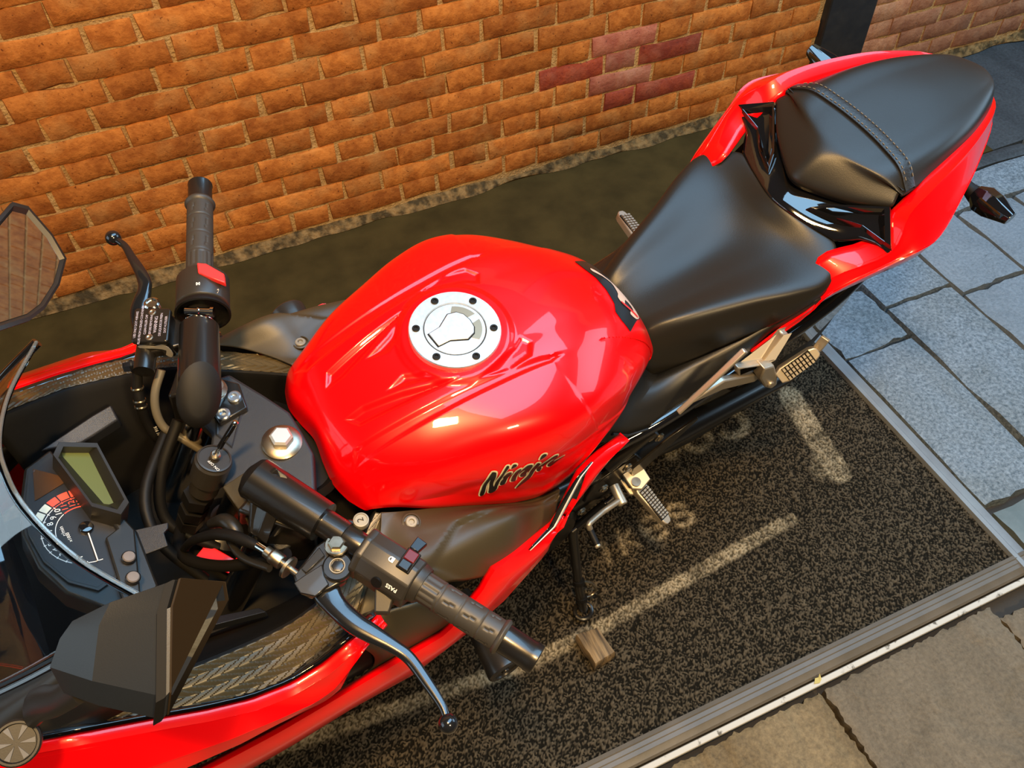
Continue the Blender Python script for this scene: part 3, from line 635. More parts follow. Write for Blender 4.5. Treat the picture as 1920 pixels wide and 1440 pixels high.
for s in (1, -1):
    up = band('upper_fairing', UPI, UPO, RED, s, 60, .006, .010, None, .020)
    band('fairing_edge_trim', [(x, y-.010, z-.004) for x, y, z in UPI], [(x, y-.004, z-.002) for x, y, z in UPI], GLOSS, s, 40, .002, .01, up)
    lo = band('side_fairing', LOT, LOB, RED, s, 60, .010, .012)
    # black and white stripe along the rear spear
    P = resample([(.800, .243, .672), (.745, .230, .665), (.700, .209, .745), (.672, .199, .748)], 14)
    def spear(nm, da, db, m, lift):
        V, F = [], []
        R = [[p+np.array([0, lift, lift])+da*w, p+np.array([0, lift, lift])+db*w] for p, w in zip(P, np.sin(np.linspace(.12, math.pi-.05, 14)))]
        R = np.array(R); R[..., 1] *= s
        surf(nm, None, m, lo, G=R, solid=.001)
    spear('black_stripe', np.array([.012, .0, .010]), np.array([-.020, 0, -.018]), GLOSS, .006)
    spear('white_stripe', np.array([.004, .0, .004]), np.array([-.001, 0, -.001]), WHITE, .0085)
    # dark liner behind the two red bands
    A = resample([(1.50, .20, .76), (1.243, .268, .720), (1.139, .268, .690), (1.071, .255, .750), (1.034, .240, .768)], 20)
    Bm = resample([(1.50, .20, .64), (1.281, .272, .70), (1.199, .272, .685), (1.025, .272, .665), (.93, .270, .640)], 20)
    R = np.stack([A, (A+Bm)/2+np.array([0, -.010, 0]), Bm], 1); R[..., 1] *= s
    surf('fairing_liner', None, DARK, bike, G=grid(R, 1, 3), solid=.003)
    # satin lower inner panel
    LB = np.array([[(1.075, .256, .752), (1.052, .246, .752), (1.030, .240, .760)], [(1.060, .268, .700), (1.015, .262, .716), (.965, .256, .745)], [(1.065, .274, .670), (1.000, .272, .668), (.915, .266, .690)], [(1.08, .274, .655), (1.01, .274, .645), (.93, .272, .640)]]); LB[..., 1] *= s
    surf('lower_inner_panel', LB, TEXB, bike, 4, 4, solid=.003)
    # satin side cowl between tank and fairing
    SC = np.array([[(.970, .132, .788), (.985, .156, .786), (1.012, .190, .782), (1.040, .216, .780), (1.062, .238, .770), (1.062, .240, .750)],
                   [(.956, .138, .784), (.956, .146, .784), (.962, .182, .792), (.978, .217, .800), (.985, .239, .772), (.985, .240, .752)],
                   [(.93, .145, .772), (.93, .156, .775), (.93, .185, .784), (.928, .222, .786), (.925, .243, .742), (.925, .244, .725)],
                   [(.87, .160, .745), (.87, .170, .752), (.87, .192, .772), (.868, .224, .770), (.878, .250, .715), (.878, .252, .700)],
                   [(.81, .172, .705), (.81, .182, .714), (.81, .198, .745), (.815, .220, .750), (.835, .248, .690), (.835, .250, .670)],
                   [(.75, .180, .664), (.75, .188, .668), (.755, .199, .690), (.77, .212, .690), (.785, .236, .668), (.785, .238, .650)],
                   [(.70, .182, .655), (.70, .188, .656), (.705, .193, .660), (.715, .203, .668), (.73, .222, .645), (.73, .224, .62)]]); SC[..., 1] *= s
    G = grid(SC, 16, 12); y = np.abs(G[..., 1]); x = G[..., 0]
    d = poly_sd(x, y, [(.892, .190), (.78, .187), (.71, .194), (.72, .25), (.84, .29), (.958, .228)])
    G[..., 2] -= .010*sst(.002, -.007, d)
    cowl = surf('side_cowl', None, TEXB, bike, G=G, angle=30, solid=.003)
    pb = BVHTree.FromPolygons([Vector(p) for p in G.reshape(-1, 3)], gridfaces(*G.shape[:2]))
    q = pb.ray_cast(Vector((.943, s*.163, 1.2)), Vector((0, 0, -1)))[0]; q = np.array(q) if q else np.array((.943, s*.163, .776))
    lathe('fastener_recess', [(.0125, 0), (.0125, .002), (.0105, .0028), (.0100, .0004), (0, .0004)], q, (-.1, s*.15, 1), TEXB, cowl, 24)
    capscrew('fairing_bolt', q+np.array([0, 0, .0006]), (-.1, s*.15, 1), .0078, .0035, CAPM, cowl)
    # scaled inner panel
    MI = [(1.34, .19, .872), (1.27, .203, .852), (1.23, .209, .838), (1.128, .207, .802), (1.050, .178, .775), (.975, .125, .778)]
    MO = [(1.36, .215, .876), (1.302, .229, .846), (1.251, .244, .820), (1.162, .258, .783), (1.075, .240, .763), (.957, .140, .781)]
    A = resample(cr(MI, 6), 220); Bm = resample(cr(MO, 6), 220); vv = np.linspace(0, 1, 44)
    G = A[:, None, :]*(1-vv)[None, :, None]+Bm[:, None, :]*vv[None, :, None]
    L = np.r_[0, np.cumsum(np.linalg.norm(np.diff((A+Bm)/2, axis=0), axis=1))]
    Wd = np.linalg.norm(Bm-A, axis=1)
    u = L[:, None]/.0165; v_ = vv[None, :]*np.maximum(Wd, .02)[:, None]/.0190
    ph = u+np.abs((v_ % 1)-.5)*3.0; ph = ph % 1
    hh = .0028*ph*(1-.45*np.abs((v_ % 1)-.5)*2)
    N = np.cross(np.gradient(G, axis=0), np.gradient(G, axis=1)); N /= np.linalg.norm(N, axis=2)[..., None]+1e-9; N *= np.sign(N[..., 2:3])
    G = G+N*hh[..., None]; G[..., 1] *= s
    surf('scaled_panel', None, BRONZE, bike, G=G, angle=25, solid=.003, off=-1)
    # liner wall below it
    A = resample(cr(MI, 6), 30); R = np.stack([A, A+np.array([-.004, -.012, -.012]), A*np.array([1, .72, 1])+np.array([-.01, 0, -.09]), A*np.array([1, .5, 1])+np.array([-.01, 0, -.24])], 1); R[..., 1] *= s
    surf('cockpit_liner', None, LINER, bike, G=grid(R, 1, 4), solid=.003, angle=30)
# nose in front of the screen
NS = [[(1.36, 0, .84), (1.36, .10, .86), (1.36, .17, .875), (1.37, .225, .872), (1.40, .258, .80)],
      [(1.50, 0, .86), (1.50, .08, .87), (1.49, .13, .88), (1.46, .20, .885), (1.48, .238, .80)],
      [(1.60, 0, .84), (1.60, .05, .845), (1.595, .09, .85), (1.58, .13, .86), (1.60, .16, .78)],
      [(1.67, 0, .78), (1.668, .03, .78), (1.66, .05, .78), (1.65, .08, .78), (1.655, .10, .72)],
      [(1.66, 0, .68), (1.66, .03, .68), (1.65, .06, .68), (1.63, .10, .67), (1.62, .14, .64)]]
surf('nose_cowl', [sym(h) for h in NS], GLOSS, bike, 5, 5, solid=.004, angle=40)
hb = loops('headlight', [[(1.665, s*y, z) for y, z in ((.02, .77), (.09, .79), (.10, .74), (.03, .70))] for s in (1,)]+[[(1.60, y, z) for y, z in ((.02, .76), (.08, .78), (.09, .74), (.03, .71))]], mat('headlight_lens', (.6, .62, .64), .08, .2, 1.), bike)
hb2 = hb.copy(); COL.objects.link(hb2); hb2.scale = (1, -1, 1)
# windscreen
SCR = [[(1.302, 0, 1.030), (1.298, .045, 1.024), (1.277, .108, 1.006), (1.236, .176, .985)],
       [(1.355, 0, 1.004), (1.352, .045, .998), (1.335, .105, .976), (1.300, .166, .952)],
       [(1.440, 0, .955), (1.438, .042, .950), (1.420, .095, .925), (1.385, .146, .900)],
       [(1.540, 0, .880), (1.537, .035, .876), (1.520, .075, .862), (1.490, .115, .845)]]
scr = surf('windscreen', [sym(h) for h in SCR], GLASS, bike, 8, 8, solid=.0035, angle=80)
E_ = cr([p for p in sym(SCR[0])], 8)
tube('screen_rim', E_, .0021, mat('polished_screen_edge', (.55, .60, .60), .08, .0, .5, trans=.85), scr, 8)
for s in (1, -1):
    S_ = cr([(r[-1][0], s*r[-1][1], r[-1][2]) for r in SCR], 6)
    tube('screen_rail', S_+np.array([0, s*.004, -.006]), .006, GLOSS, scr, 10)
    R = np.array([[S_[i]+np.array([0, s*.002, -.006]), S_[i]*.5+.5*np.array([1.34+.02*i*.9, s*.20, .885])+np.array([0, 0, -.01]), np.array([1.30+.018*i, s*(.222-.001*i), .868])] for i in range(0, len(S_))])
    surf('screen_cowl', None, SATIN, bike, G=grid(R, 1, 3), solid=.003, angle=40)
# ---------------------------------------------------------------- cockpit
def convex(name, P, base, m, parent, th): return slab(name, P, np.asarray(th, float), m, parent, .0015)
# fork legs, yokes, stem nut
for s in (1, -1):
    tube('fork_leg', [(1.087, s*.098, .868), (1.16, s*.098, .725), (1.225, s*.098, .597)], .0195, CHROME, bike, 24)
    fl = tube('fork_slider', [(1.225, s*.098, .597), (1.385, s*.098, .283)], .026, BLKMET, bike, 20)
    lathe('fork_cap', [(.0185, 0), (.0185, .004), (.012, .006), (.012, .010), (0, .010)], (1.086, s*.098, .868), (-.45, 0, .89), STEEL, bike, 24)
yk = [(1.012, 0), (1.013, .035), (1.030, .074), (1.056, .128), (1.105, .135), (1.125, .10), (1.112, .055), (1.128, .025), (1.130, 0)]
yk = yk+[(x, -y) for x, y in reversed(yk[1:-1])]
yoke = prism('top_yoke', yk, (0, 0, .812), (1, 0, 0), (0, 1, 0), (0, 0, .026), TEXMET, bike, .004, 3)
for s in (1, -1):
    loops('yoke_pocket_rim', [[(x, s*y, .8385) for x, y in ((1.098, .022), (1.060, .070), (1.088, .098), (1.108, .050))], [(x, s*y, .8400) for x, y in ((1.097, .025), (1.063, .069), (1.087, .094), (1.106, .050))], [(x, s*y, .8392) for x, y in ((1.095, .028), (1.066, .069), (1.086, .091), (1.104, .050))]], TEXMET, yoke, angle=15)
lathe('stem_washer', [(.0255, 0), (.0255, .003), (.022, .0055), (.0135, .0075), (0, .0075)], (1.041, .002, .838), (-.10, 0, 1), STEEL, bike, 40)
hexbolt('stem_nut', (1.0405, .002, .845), (-.10, 0, 1), .0150, .013, mat('bright_nut', (.62, .60, .55), .42, .7), bike)
lathe('lower_yoke', [(.03, 0), (.045, .01), (.045, .03), (.03, .04)], (1.155, 0, .66), (-.45, 0, .89), BLKMET, bike, 20)
lathe('steering_head', [(.034, 0), (.034, .15)], (1.135, 0, .67), (-.45, 0, .89), BLKMET, bike, 20)
# black recess round the neck of the tank
lathe('tank_neck_seal', [(.062, 0), (.066, .006), (.058, .016), (.05, .006)], (1.035, .01, .785), (-.2, 0, 1), DARK, bike, 36)
# frame rails hiding below the tank
for s in (1, -1):
    tube('frame_rail', [(1.10, s*.05, .70), (.95, s*.115, .62), (.75, s*.135, .52), (.55, s*.13, .45)], .020, BLKMET, bike, 14, 4)
# ignition barrel and key
ig = lathe('ignition_switch', [(.018, 0), (.0185, .022), (.022, .026), (.0225, .060), (.0205, .063), (.0205, .0655), (.0185, .066), (.0185, .0645), (.0065, .0645), (.006, .067), (.0035, .067), (.003, .063), (0, .063)], (1.150, -.0005, .815), (-.42, 0, .91), SWITCH, bike, 40)
lathe('lock_cylinder', [(.0062, 0), (.0062, .003), (.0048, .0045), (.0, .0045)], (1.1205, -.0005, .8790), (-.42, 0, .91), STEEL, ig, 20)
prism('key_slot', [(-.0035, -.0007), (.0035, -.0007), (.0035, .0007), (-.0035, .0007)], (1.1188, -.0005, .8830), (.91, 0, .42), (0, 1, 0), (-.0003, 0, .0006), DARK, ig)
for k, (dx, dz) in enumerate([(0, 0), (.012, -.026), (.022, -.048)]):
    lathe('switch_body', [(.0195-.001*k, 0), (.0195-.001*k, .018)], (1.165+dx, -.002, .79+dz), (-.42, 0, .91), DARK, ig, 6)
def text(name, s, size, o, ux, uy, m, parent, ext=.0003, shear=0., space=1.0, bold=0):
    c = bpy.data.curves.new('t', 'FONT'); c.body = s; c.size = size; c.extrude = 0; c.align_x = 'CENTER'; c.align_y = 'CENTER'; c.shear = shear; c.space_character = space; c.offset = bold
    c.resolution_u = 2
    t = bpy.data.objects.new('t', c); me = bpy.data.meshes.new_from_object(t); bpy.data.objects.remove(t)
    ux = np.asarray(ux, float); ux /= np.linalg.norm(ux); uy = np.asarray(uy, float); uy = uy-ux*(uy@ux); uy /= np.linalg.norm(uy); n = np.cross(ux, uy)
    V = [np.asarray(o)+ux*v.co.x+uy*v.co.y+n*ext for v in me.vertices]; F = [tuple(p.vertices) for p in me.polygons]
    me2 = bpy.data.meshes.new(name); me2.from_pydata([tuple(map(float, p)) for p in V], [], F); me2.update()
    return link(name, me2, m, parent, None, False)
text('lettering', 'ON OFF', .0052, (1.1275, .0105, .8775), (.3, -1, .1), (.91, 0, .42), WHITE, ig, .0008)
# handlebars ---------------------------------------------------------------
LA, LE = np.array([1.083, .0865, .905]), np.array([.925, .411, .893]); RA, REe = np.array([1.0935, -.1000, .905]), np.array([.9665, -.4115, .893])
class Bar:
    def __init__(s, A, E):
        s.A = A; s.d = (E-A)/np.linalg.norm(E-A); s.L = np.linalg.norm(E-A); s.up = np.array([0, 0, 1.])-s.d*s.d[2]; s.up /= np.linalg.norm(s.up); s.f = np.cross(s.d, s.up); s.f *= np.sign(s.f[0])
    def at(s, t, f=0, u=0): return s.A+s.d*t+s.f*f+s.up*u
def make_bar(B_, side):
    bar = lathe('handlebar', [(.0115, .05), (.0115, B_.L-.05)], B_.A, B_.d, BLKMET, bike, 20)
    # clip-on: a thick sleeve cut at a slant and a clamp round the fork
    a = np.linspace(0, 2*math.pi, 28, endpoint=False); R0, R1, R2 = [], [], []
    for q in a:
        rad = .0265*(np.cos(q)*B_.f+np.sin(q)*B_.up); cut = -.024+.004*math.sin(q) if side > 0 else -.030+(.026*math.sin(q)-.010*math.cos(q))*1.15
        R0.append(B_.at(cut)+rad); R1.append(B_.at(.055)+rad*1.0); R2.append(B_.at(.074)+rad*.92)
    R3 = [B_.at(.075)+.0160*(np.cos(q)*B_.f+np.sin(q)*B_.up) for q in a]
    cl = loops('clip_on', [R0, R2, R3], BLKMET, bike, angle=30, cap=False)
    c0 = sum(R0)/len(R0); loops('slanted_end', [R0, [p*.86+c0*.14-B_.d*.006 for p in R0], [p*.4+c0*.6-B_.d*.012 for p in R0]], DARK, cl, angle=60)
    lathe('bar_socket', [(.0165, .06), (.0165, .1045), (.0155, .1055), (.011, .1055)], B_.A, B_.d, BLKMET, cl, 26)
    s = side
    slab('clamp_web', [B_.at(.05, .024, -.012), B_.at(.06, .010, -.04), B_.at(-.01, .020, -.075), B_.at(-.025, .045, -.06), B_.at(-.02, .040, -.01)], B_.d*.0+B_.f*-.03, BLKMET, cl, .004)
    pl = [(1.058, .062), (1.052, .102), (1.074, .125), (1.100, .096), (1.098, .058)]
    pt = slab('clamp_foot', [(x, s*y, .838) for x, y in pl], (0, 0, .010), BLKMET, cl, .002)
    for x, y in ((1.066, .084), (1.088, .067)):
        lathe('clamp_bolt', [(.0088, 0), (.0088, .0035), (.007, .0048), (.004, .0048), (.0035, .002), (0, .002)], (x, s*y, .848), (0, 0, 1), mat('bluish_bolt', (.45, .50, .55), .3, .9), cl, 20)
    return bar, cl
LB_, RB_ = Bar(LA, LE), Bar(RA, REe)
barL, clipL = make_bar(LB_, 1); barR, clipR = make_bar(RB_, -1)
# slanted wedge guard inboard of the left clip-on
FINP = [np.array(p) for p in ((1.07, .076, .932), (1.071, .084, .928), (1.1, .105, .905), (1.123, .119, .88), (1.128, .109, .88), (1.107, .082, .908), (1.089, .077, .924))]
BLOCKP = [(1.13, .038, .872), (1.093, .039, .885), (1.074, .05, .89), (1.106, .072, .885), (1.123, .092, .868)]
BODYP = [(1.123, .104, .86), (1.085, .093, .88), (1.058, .137, .88), (1.059, .147, .86), (1.079, .14, .84), (1.108, .124, .83)]
loops('clip_on_fin', [FINP, [p*.97+sum(FINP)/7*.03+LB_.d*.004+np.array([0, 0, .002]) for p in FINP], [p+LB_.d*.016-np.array([0, 0, .004]) for p in FINP]], BLKMET, clipL, angle=30, bevel=.001)
slab('clip_on_block', BLOCKP, (0, 0, -.032), mat('satin_bronze_metal', (.085, .068, .040), .42, .4), clipL, .002)
slab('clamp_body', BODYP, (.004, .002, -.050), BLKMET, clipL, .006, 3)
def grip(B_, t0, t1, side, parent):
    n = 40; K = 34; L = t1-t0; ts = np.linspace(0, L, 110); R = []
    ang = np.linspace(0, 2*math.pi, K*2, endpoint=False)
    for t in ts:
        r = .0178
        q = t/L
        if q < .05: r = .0182+.0035*(1-q/.05)
        for g in (.27, .50, .74):
            if abs(q-g) < .008: r -= .0013*(1-abs(q-g)/.008)
        if q > .94: r = .0212-.0022*abs((q-.97)/.03)
        row = []
        for i, a_ in enumerate(ang):
            rr = r
            if .07 < q < .24: rr -= .0011*(math.cos(a_*13) > .25)
            for g0, g1 in ((.30, .47), (.53, .71), (.77, .92)):
                if g0 < q < g1:
                    w_ = (q-g0)/(g1-g0); 
                    for c0 in np.arange(0, 2*math.pi, math.pi/3.0):
                        da = (a_-c0-(.10+.20*w_)+math.pi) % (2*math.pi)-math.pi
                        if abs(da) < .05 and .1 < w_ < .85: rr -= .0012
            row.append(B_.at(t0+t)+rr*(math.cos(a_)*B_.f+math.sin(a_)*B_.up))
        R.append(row)
    v, f = rings(R, K*2)
    return mesh('grip', v, f, RUB, parent, 50)
grip(LB_, .205, .318, 1, barL); grip(RB_, .160, .300, -1, barR)
for B_, t, p in ((LB_, .316, barL), (RB_, .298, barR)):
    lathe('bar_end_weight', [(.0165, 0), (.0168, .004), (.0165, .034), (.0172, .036), (.0172, B_.L-t-.001), (.0160, B_.L-t), (.009, B_.L-t), (.0085, B_.L-t-.003), (0, B_.L-t-.003)], B_.at(t), B_.d, BLKMET, p, 28)
# left switch block
def block(B_, prof, t0, t1, m, parent, name, n_mid=1, sh=.96, bevel=.002):
    Ls = []
    for t, k in ((t0, sh), (t0+.003, 1.), (t1-.003, 1.), (t1, sh)): Ls.append([B_.at(t, f*k, u*k) for f, u in prof])
    return loops(name, Ls, m, parent, angle=25, bevel=bevel)
prof = [(-.024, .004), (-.020, .020), (-.004, .027), (.016, .024), (.030, .010), (.032, -.012), (.020, -.026), (-.010, -.026), (-.024, -.014)]
swL = block(LB_, prof, .133, .203, SWITCH, bike, 'left_switch_housing')
block(LB_, [(f*1.03, u*1.03) for f, u in prof], .1305, .141, SWITCH, swL, 'housing_rim')
lathe('switch_collar', [(.0235, .0), (.0235, .004), (.021, .012)], LB_.at(.200), LB_.d, SWITCH, swL, 30)
o_ = LB_.at(.186, -.008, .0265); box('dip_switch_well', o_, (.017, .026, .004), DARK, swL, LB_.d, LB_.f, LB_.up, .001)
box('dip_switch', LB_.at(.186, -.001, .0292), (.0135, .0115, .006), SWGLOSS, swL, LB_.d, LB_.f, LB_.up, .0015)
box('dip_switch_ramp', LB_.at(.186, -.0135, .0280), (.0135, .0125, .004), mat('dark_red_gloss', (.10, .004, .006), .3, 0, 0, .3), swL, LB_.d, LB_.f, LB_.up, .001)
slab('turn_lever', [LB_.at(.176, -.025, .016), LB_.at(.187, -.025, .016), LB_.at(.190, -.040, .014), LB_.at(.176, -.041, .014)], LB_.up*-.008, SWGLOSS, swL, .001)
prism('headlamp_mark', arc(0, 0, .0028, .0031, 90, 270, 8)+[(.0040, -.0031), (.0040, .0031)], LB_.at(.169, .001, .0275), LB_.d, LB_.f, LB_.up*.0002, WHITE, swL)
prism('headlamp_mark_inner', arc(0, 0, .0016, .0018, 90, 270, 8)+[(.0006, -.0018), (.0006, .0018)], LB_.at(.169, .001, .0278), LB_.d, LB_.f, LB_.up*.0002, SWITCH, swL)
prism('high_beam_mark', arc(0, 0, .0024, .0026, 90, 270, 8)+[(.0036, -.0026), (.0036, .0026)], LB_.at(.180, -.0225, .0155), LB_.d, (LB_.f*.4+LB_.up*.9), LB_.f*-.0005+LB_.up*.0002, WHITE, swL)
text('lettering', 'PASS', .0068, LB_.at(.186, .0240, .0165), -LB_.d, LB_.f*.7-LB_.up*.7, WHITE, swL, .0012, bold=.0002)
slab('pass_trigger', [LB_.at(.166, .028, .000), LB_.at(.192, .030, .000), LB_.at(.196, .044, -.004), LB_.at(.182, .052, -.006)], LB_.up*-.012, SWITCH, swL, .002)
lathe('trigger_pivot', [(.0065, 0), (.0065, .003), (0, .003)], LB_.at(.168, .026, .012), LB_.up*.6+LB_.f, DARK, swL, 16)
# left perch with clutch lever
pch = lathe('lever_perch', [(.0148, .104), (.0152, .106), (.0152, .130), (.0148, .132)], LB_.A, LB_.d, BLKMET, bike, 26)
slab('perch_arm', [(1.107, .190, .884), (1.090, .182, .884), (1.070, .172, .884), (1.050, .170, .886), (1.040, .190, .886), (1.046, .210, .886), (1.060, .226, .884), (1.080, .226, .884), (1.101, .222, .884), (1.110, .207, .884)], (0, 0, .014), BLKMET, pch, .003)
slab('perch_plate', [(1.11, .2, .897), (1.097, .1985, .898), (1.074, .197, .898), (1.078, .21, .898), (1.078, .222, .898), (1.097, .226, .897), (1.109, .214, .896)], (0, 0, .005), BLKMET, pch, .0012)
slab('perch_ear', [(1.096, .189, .896), (1.068, .178, .898), (1.067, .190, .898), (1.094, .197, .896)], (0, 0, .006), BLKMET, pch, .001)
lathe('pivot_boss', [(.0170, 0), (.0170, .004), (.0150, .0060), (0, .0060)], (1.061, .2085, .898), (0, 0, 1), BLKMET, pch, 36)
lathe('pivot_screw_ring', [(.0088, 0), (.0088, .0022), (.0078, .0022), (.0076, 0)], (1.061, .2085, .9040), (0, 0, 1), CAPM, pch, 28)
hexbolt('pivot_screw', (1.061, .2085, .9040), (0, 0, 1), .0066, .0014, BLKMET, pch)
hexbolt('perch_clamp_bolt', (1.0510, .188, .908), (-.1, -.1, 1), .0095, .009, STEEL, pch, .0135)
lg = lathe('mirror_boss', [(.0090, 0), (.0092, .008), (.0088, .010), (.0072, .0104), (.0068, .0094), (0, .0094)], (1.0145, .1765, .903), (-.05, 0, 1), CAPM, pch, 28)
text('lettering', '2', .0105, (1.0145, .1765, .9126), (-.2, -1, 0), (1, -.2, 0), DARK, lg, .0005)
slab('boss_lug', [(1.024, .166, .900), (1.044, .160, .900), (1.042, .184, .900), (1.022, .186, .900), (1.010, .178, .900)], (0, 0, .006), BLKMET, pch, .002)
def lever(name, C, Wd, T, parent, m=LEVER, ball=.0105):
    C = np.asarray(C, float); Q = cr(np.c_[C, Wd, T], 6); P, Wq, Tq = Q[:, :3], Q[:, 3], Q[:, 4]
    Tn = np.gradient(P, axis=0); R = []
    for i in range(len(P)):
        t = Tn[i]/np.linalg.norm(Tn[i]); s = np.cross([0, 0, 1.], t); s /= np.linalg.norm(s); u = np.cross(t, s)
        R.append([P[i]+s*Wq[i]*math.copysign(abs(math.cos(a))**.7, math.cos(a))+u*Tq[i]*math.copysign(abs(math.sin(a))**.7, math.sin(a)) for a in np.linspace(0, 2*math.pi, 16, endpoint=False)])
    v, f = rings(R, 16); d = P[0]-P[2]; d /= np.linalg.norm(d)
    bl = lathe_vf([(ball*math.sin(a), -ball*math.cos(a)) for a in np.linspace(.02, math.pi-.02, 18)], P[0]+d*.003, (0, 0, 1), 24)
    V, F = join_vf((v, f), bl); return mesh(name, V, F, m, parent, 50)
lever('clutch_lever', [(1.039, .411, .886), (1.036, .395, .886), (1.0375, .365, .886), (1.041, .334, .886), (1.050, .313, .886), (1.062, .291, .886), (1.074, .268, .886), (1.082, .241, .886), (1.083, .220, .886), (1.078, .205, .886)],
      [.0045, .0050, .0064, .0070, .0080, .0105, .0120, .0130, .017, .019], [.0045, .005, .0052, .0055, .006, .0065, .007, .007, .007, .007], bike)
# clutch cable and adjuster
ca = lathe('clutch_cable', [(.0068, 0), (.0068, .007), (.0078, .008), (.0082, .009), (.0088, .010), (.0088, .022), (.0080, .0235), (.004, .024), (.0045, .026), (.004, .028), (.0045, .030), (.0125, .0305), (.0132, .031), (.0132, .0345), (.0125, .035), (.004, .0355), (.004, .046)], (1.1200, .148, .8945), (-.018, .042, .0), STEEL, bike, 26)
tube('cable_ferrule', [(1.127, .133, .891), (1.1195, .149, .8945)], .0045, CHROME, ca, 14)
tube('cable_boot', [(1.126, .136, .8915), (1.133, .124, .888), (1.146, .104, .880), (1.165, .083, .860), (1.19, .06, .82), (1.21, .03, .74)], [.0050, .0066, .0070, .0065, .0055, .0050], DARK, ca, 14, 5)
tube('wiring_hose', [(1.125, .165, .885), (1.145, .13, .865), (1.15, .10, .855), (1.145, .075, .845), (1.15, .05, .80)], .0045, SATIN, ca, 10, 5)
tube('cable_elbow', [(1.140, .108, .862), (1.139, .092, .866), (1.145, .075, .862), (1.16, .06, .84)], [.006, .009, .009, .006], SATIN, ca, 14, 5)
# right switch block with the red kill switch
profR = [(.034*math.cos(q)*1.0-.004, .033*math.sin(q)-.002) for q in np.linspace(0, 2*math.pi, 26, endpoint=False)]
swR = block(RB_, profR, .106, .156, SWITCH, bike, 'right_switch_housing')
lathe('housing_cup', [(.0330, .104), (.0352, .100), (.0352, .096), (.0325, .0955), (.0290, .102), (.018, .1055), (.0, .1056)], RB_.A-RB_.f*.004-RB_.up*.002, RB_.d, DARK, swR, 36)
lathe('throttle_collar', [(.0235, 0), (.0225, .004), (.019, .008)], RB_.at(0.1510), RB_.d, SWITCH, swR, 28)
kb = [(.148, -.008), (.148, .010), (.152, .013), (.150, .022)]
KS = [(1.031, -.243, .932), (1.021, -.236, .932), (1.007, -.214, .926), (1.012, -.199, .926), (1.025, -.212, .932), (1.036, -.227, .932)]
slab('kill_switch', [p_-RB_.up*.007 for p_ in map(np.array, KS)], RB_.up*.009, REDBTN, swR, .0015)
def ring_mark(name, o, ux, uy, n, r, w_, m, parent, a0=0, a1=360):
    P = [(r*math.cos(a), r*math.sin(a)) for a in np.radians(np.linspace(a0, a1, 22))]; Qq = [(p[0]*(1-w_), p[1]*(1-w_)) for p in reversed(P)]
    return prism(name, P+Qq, o, ux, uy, n, m, parent)
ring_mark('stop_mark', RB_.at(0.1210, -.005, .0314), RB_.d, RB_.f, RB_.up*.0003, .0026, .28, WHITE, swR, 20, 160); ring_mark('stop_mark', RB_.at(0.1210, -.005, .0314), RB_.d, RB_.f, RB_.up*.0003, .0026, .28, WHITE, swR, 200, 340)
for a_ in (45, -45):
    c_, s_ = math.cos(math.radians(a_)), math.sin(math.radians(a_)); prism('stop_mark', [(-.0032, -.0004), (.0032, -.0004), (.0032, .0004), (-.0032, .0004)], RB_.at(0.1210, -.005, .0314), RB_.d*c_+RB_.f*s_, RB_.f*c_-RB_.d*s_, RB_.up*.0003, WHITE, swR)
ring_mark('run_mark', RB_.at(0.1130, -.027, .0215), RB_.d, RB_.f*.7-RB_.up*.7, RB_.up*.0015-RB_.f*.0005, .0030, .25, WHITE, swR, 60, 380)
# front brake reservoir and lever
RS = np.array([(1.1255, -.2265, .918), (1.0855, -.2010, .922), (1.1085, -.1545, .922), (1.1475, -.1725, .918)])
c = RS.mean(0); ux = (RS[1]-RS[0]); ux /= np.linalg.norm(ux); uy = (RS[1]-RS[2]); uy /= np.linalg.norm(uy)
def rr_(w_, h_, r=.004):
    return [(sx*(w_/2-r)+r*math.cos(a), sy*(h_/2-r)+r*math.sin(a)) for sx, sy, a0 in ((1, 1, 0), (-1, 1, 90), (-1, -1, 180), (1, -1, 270)) for a in np.radians(np.linspace(a0, a0+90, 5))]
n_ = np.cross(ux, uy); n_ *= np.sign(n_[2]); n_ /= np.linalg.norm(n_)
res = prism('brake_reservoir', rr_(.043, .048), c-n_*.038, ux, uy, n_*.031, BLKMET, bike, .002)
prism('reservoir_cap', rr_(.046, .052), c-n_*.007, ux, uy, n_*.007, BLKMET, res, .0015)
for q in (.0195, -.0195): lathe('cap_screw', [(.0046, 0), (.0046, .0006), (.003, .001), (.001, .0002), (0, .0002)], c+uy*q, n_, STEEL, res, 16)
chip = mat('bare_chipped_metal', (.55, .53, .50), .45, .5)
cp = cr([(-.018, .000), (-.010, .002), (.002, -.001), (.012, .003), (.019, -.003), (.020, -.018), (.015, -.026), (.010, -.020), (.014, -.010), (.004, -.006), (-.008, -.005), (-.017, -.004)], 2, True)
prism('paint_chip', cp, c-uy*.0243-n_*.012, ux, n_, -uy*.0006, chip, res)
PRT = mat('lilac_grey_print', (.42, .38, .46), .6)
for i, ln in enumerate(['USE ONLY DOT 4 BRAKE', 'FLUID FROM A SEALED CONTAINER', 'CLEAN FILLER CAP', 'BEFORE REMOVING', 'WARNING', 'DE LIQUIDE DE FREIN', 'DOT 4 UTILISER']):
    text('lettering', ln, .0058 if ln == 'WARNING' else .0042, c+ux*(-.0185+.0062*i), uy, -ux, PRT, res, .0006, space=.86)
mc = tube('master_cylinder', [(1.150, -.150, .888), (1.128, -.190, .890), (1.108, -.228, .892)], [.013, .013, .011], BLKMET, res, 18)
pc = lathe('brake_perch', [(.0150, .066), (.0152, .068), (.0152, .088), (.0150, .090)], RB_.A, RB_.d, BLKMET, bike, 26)
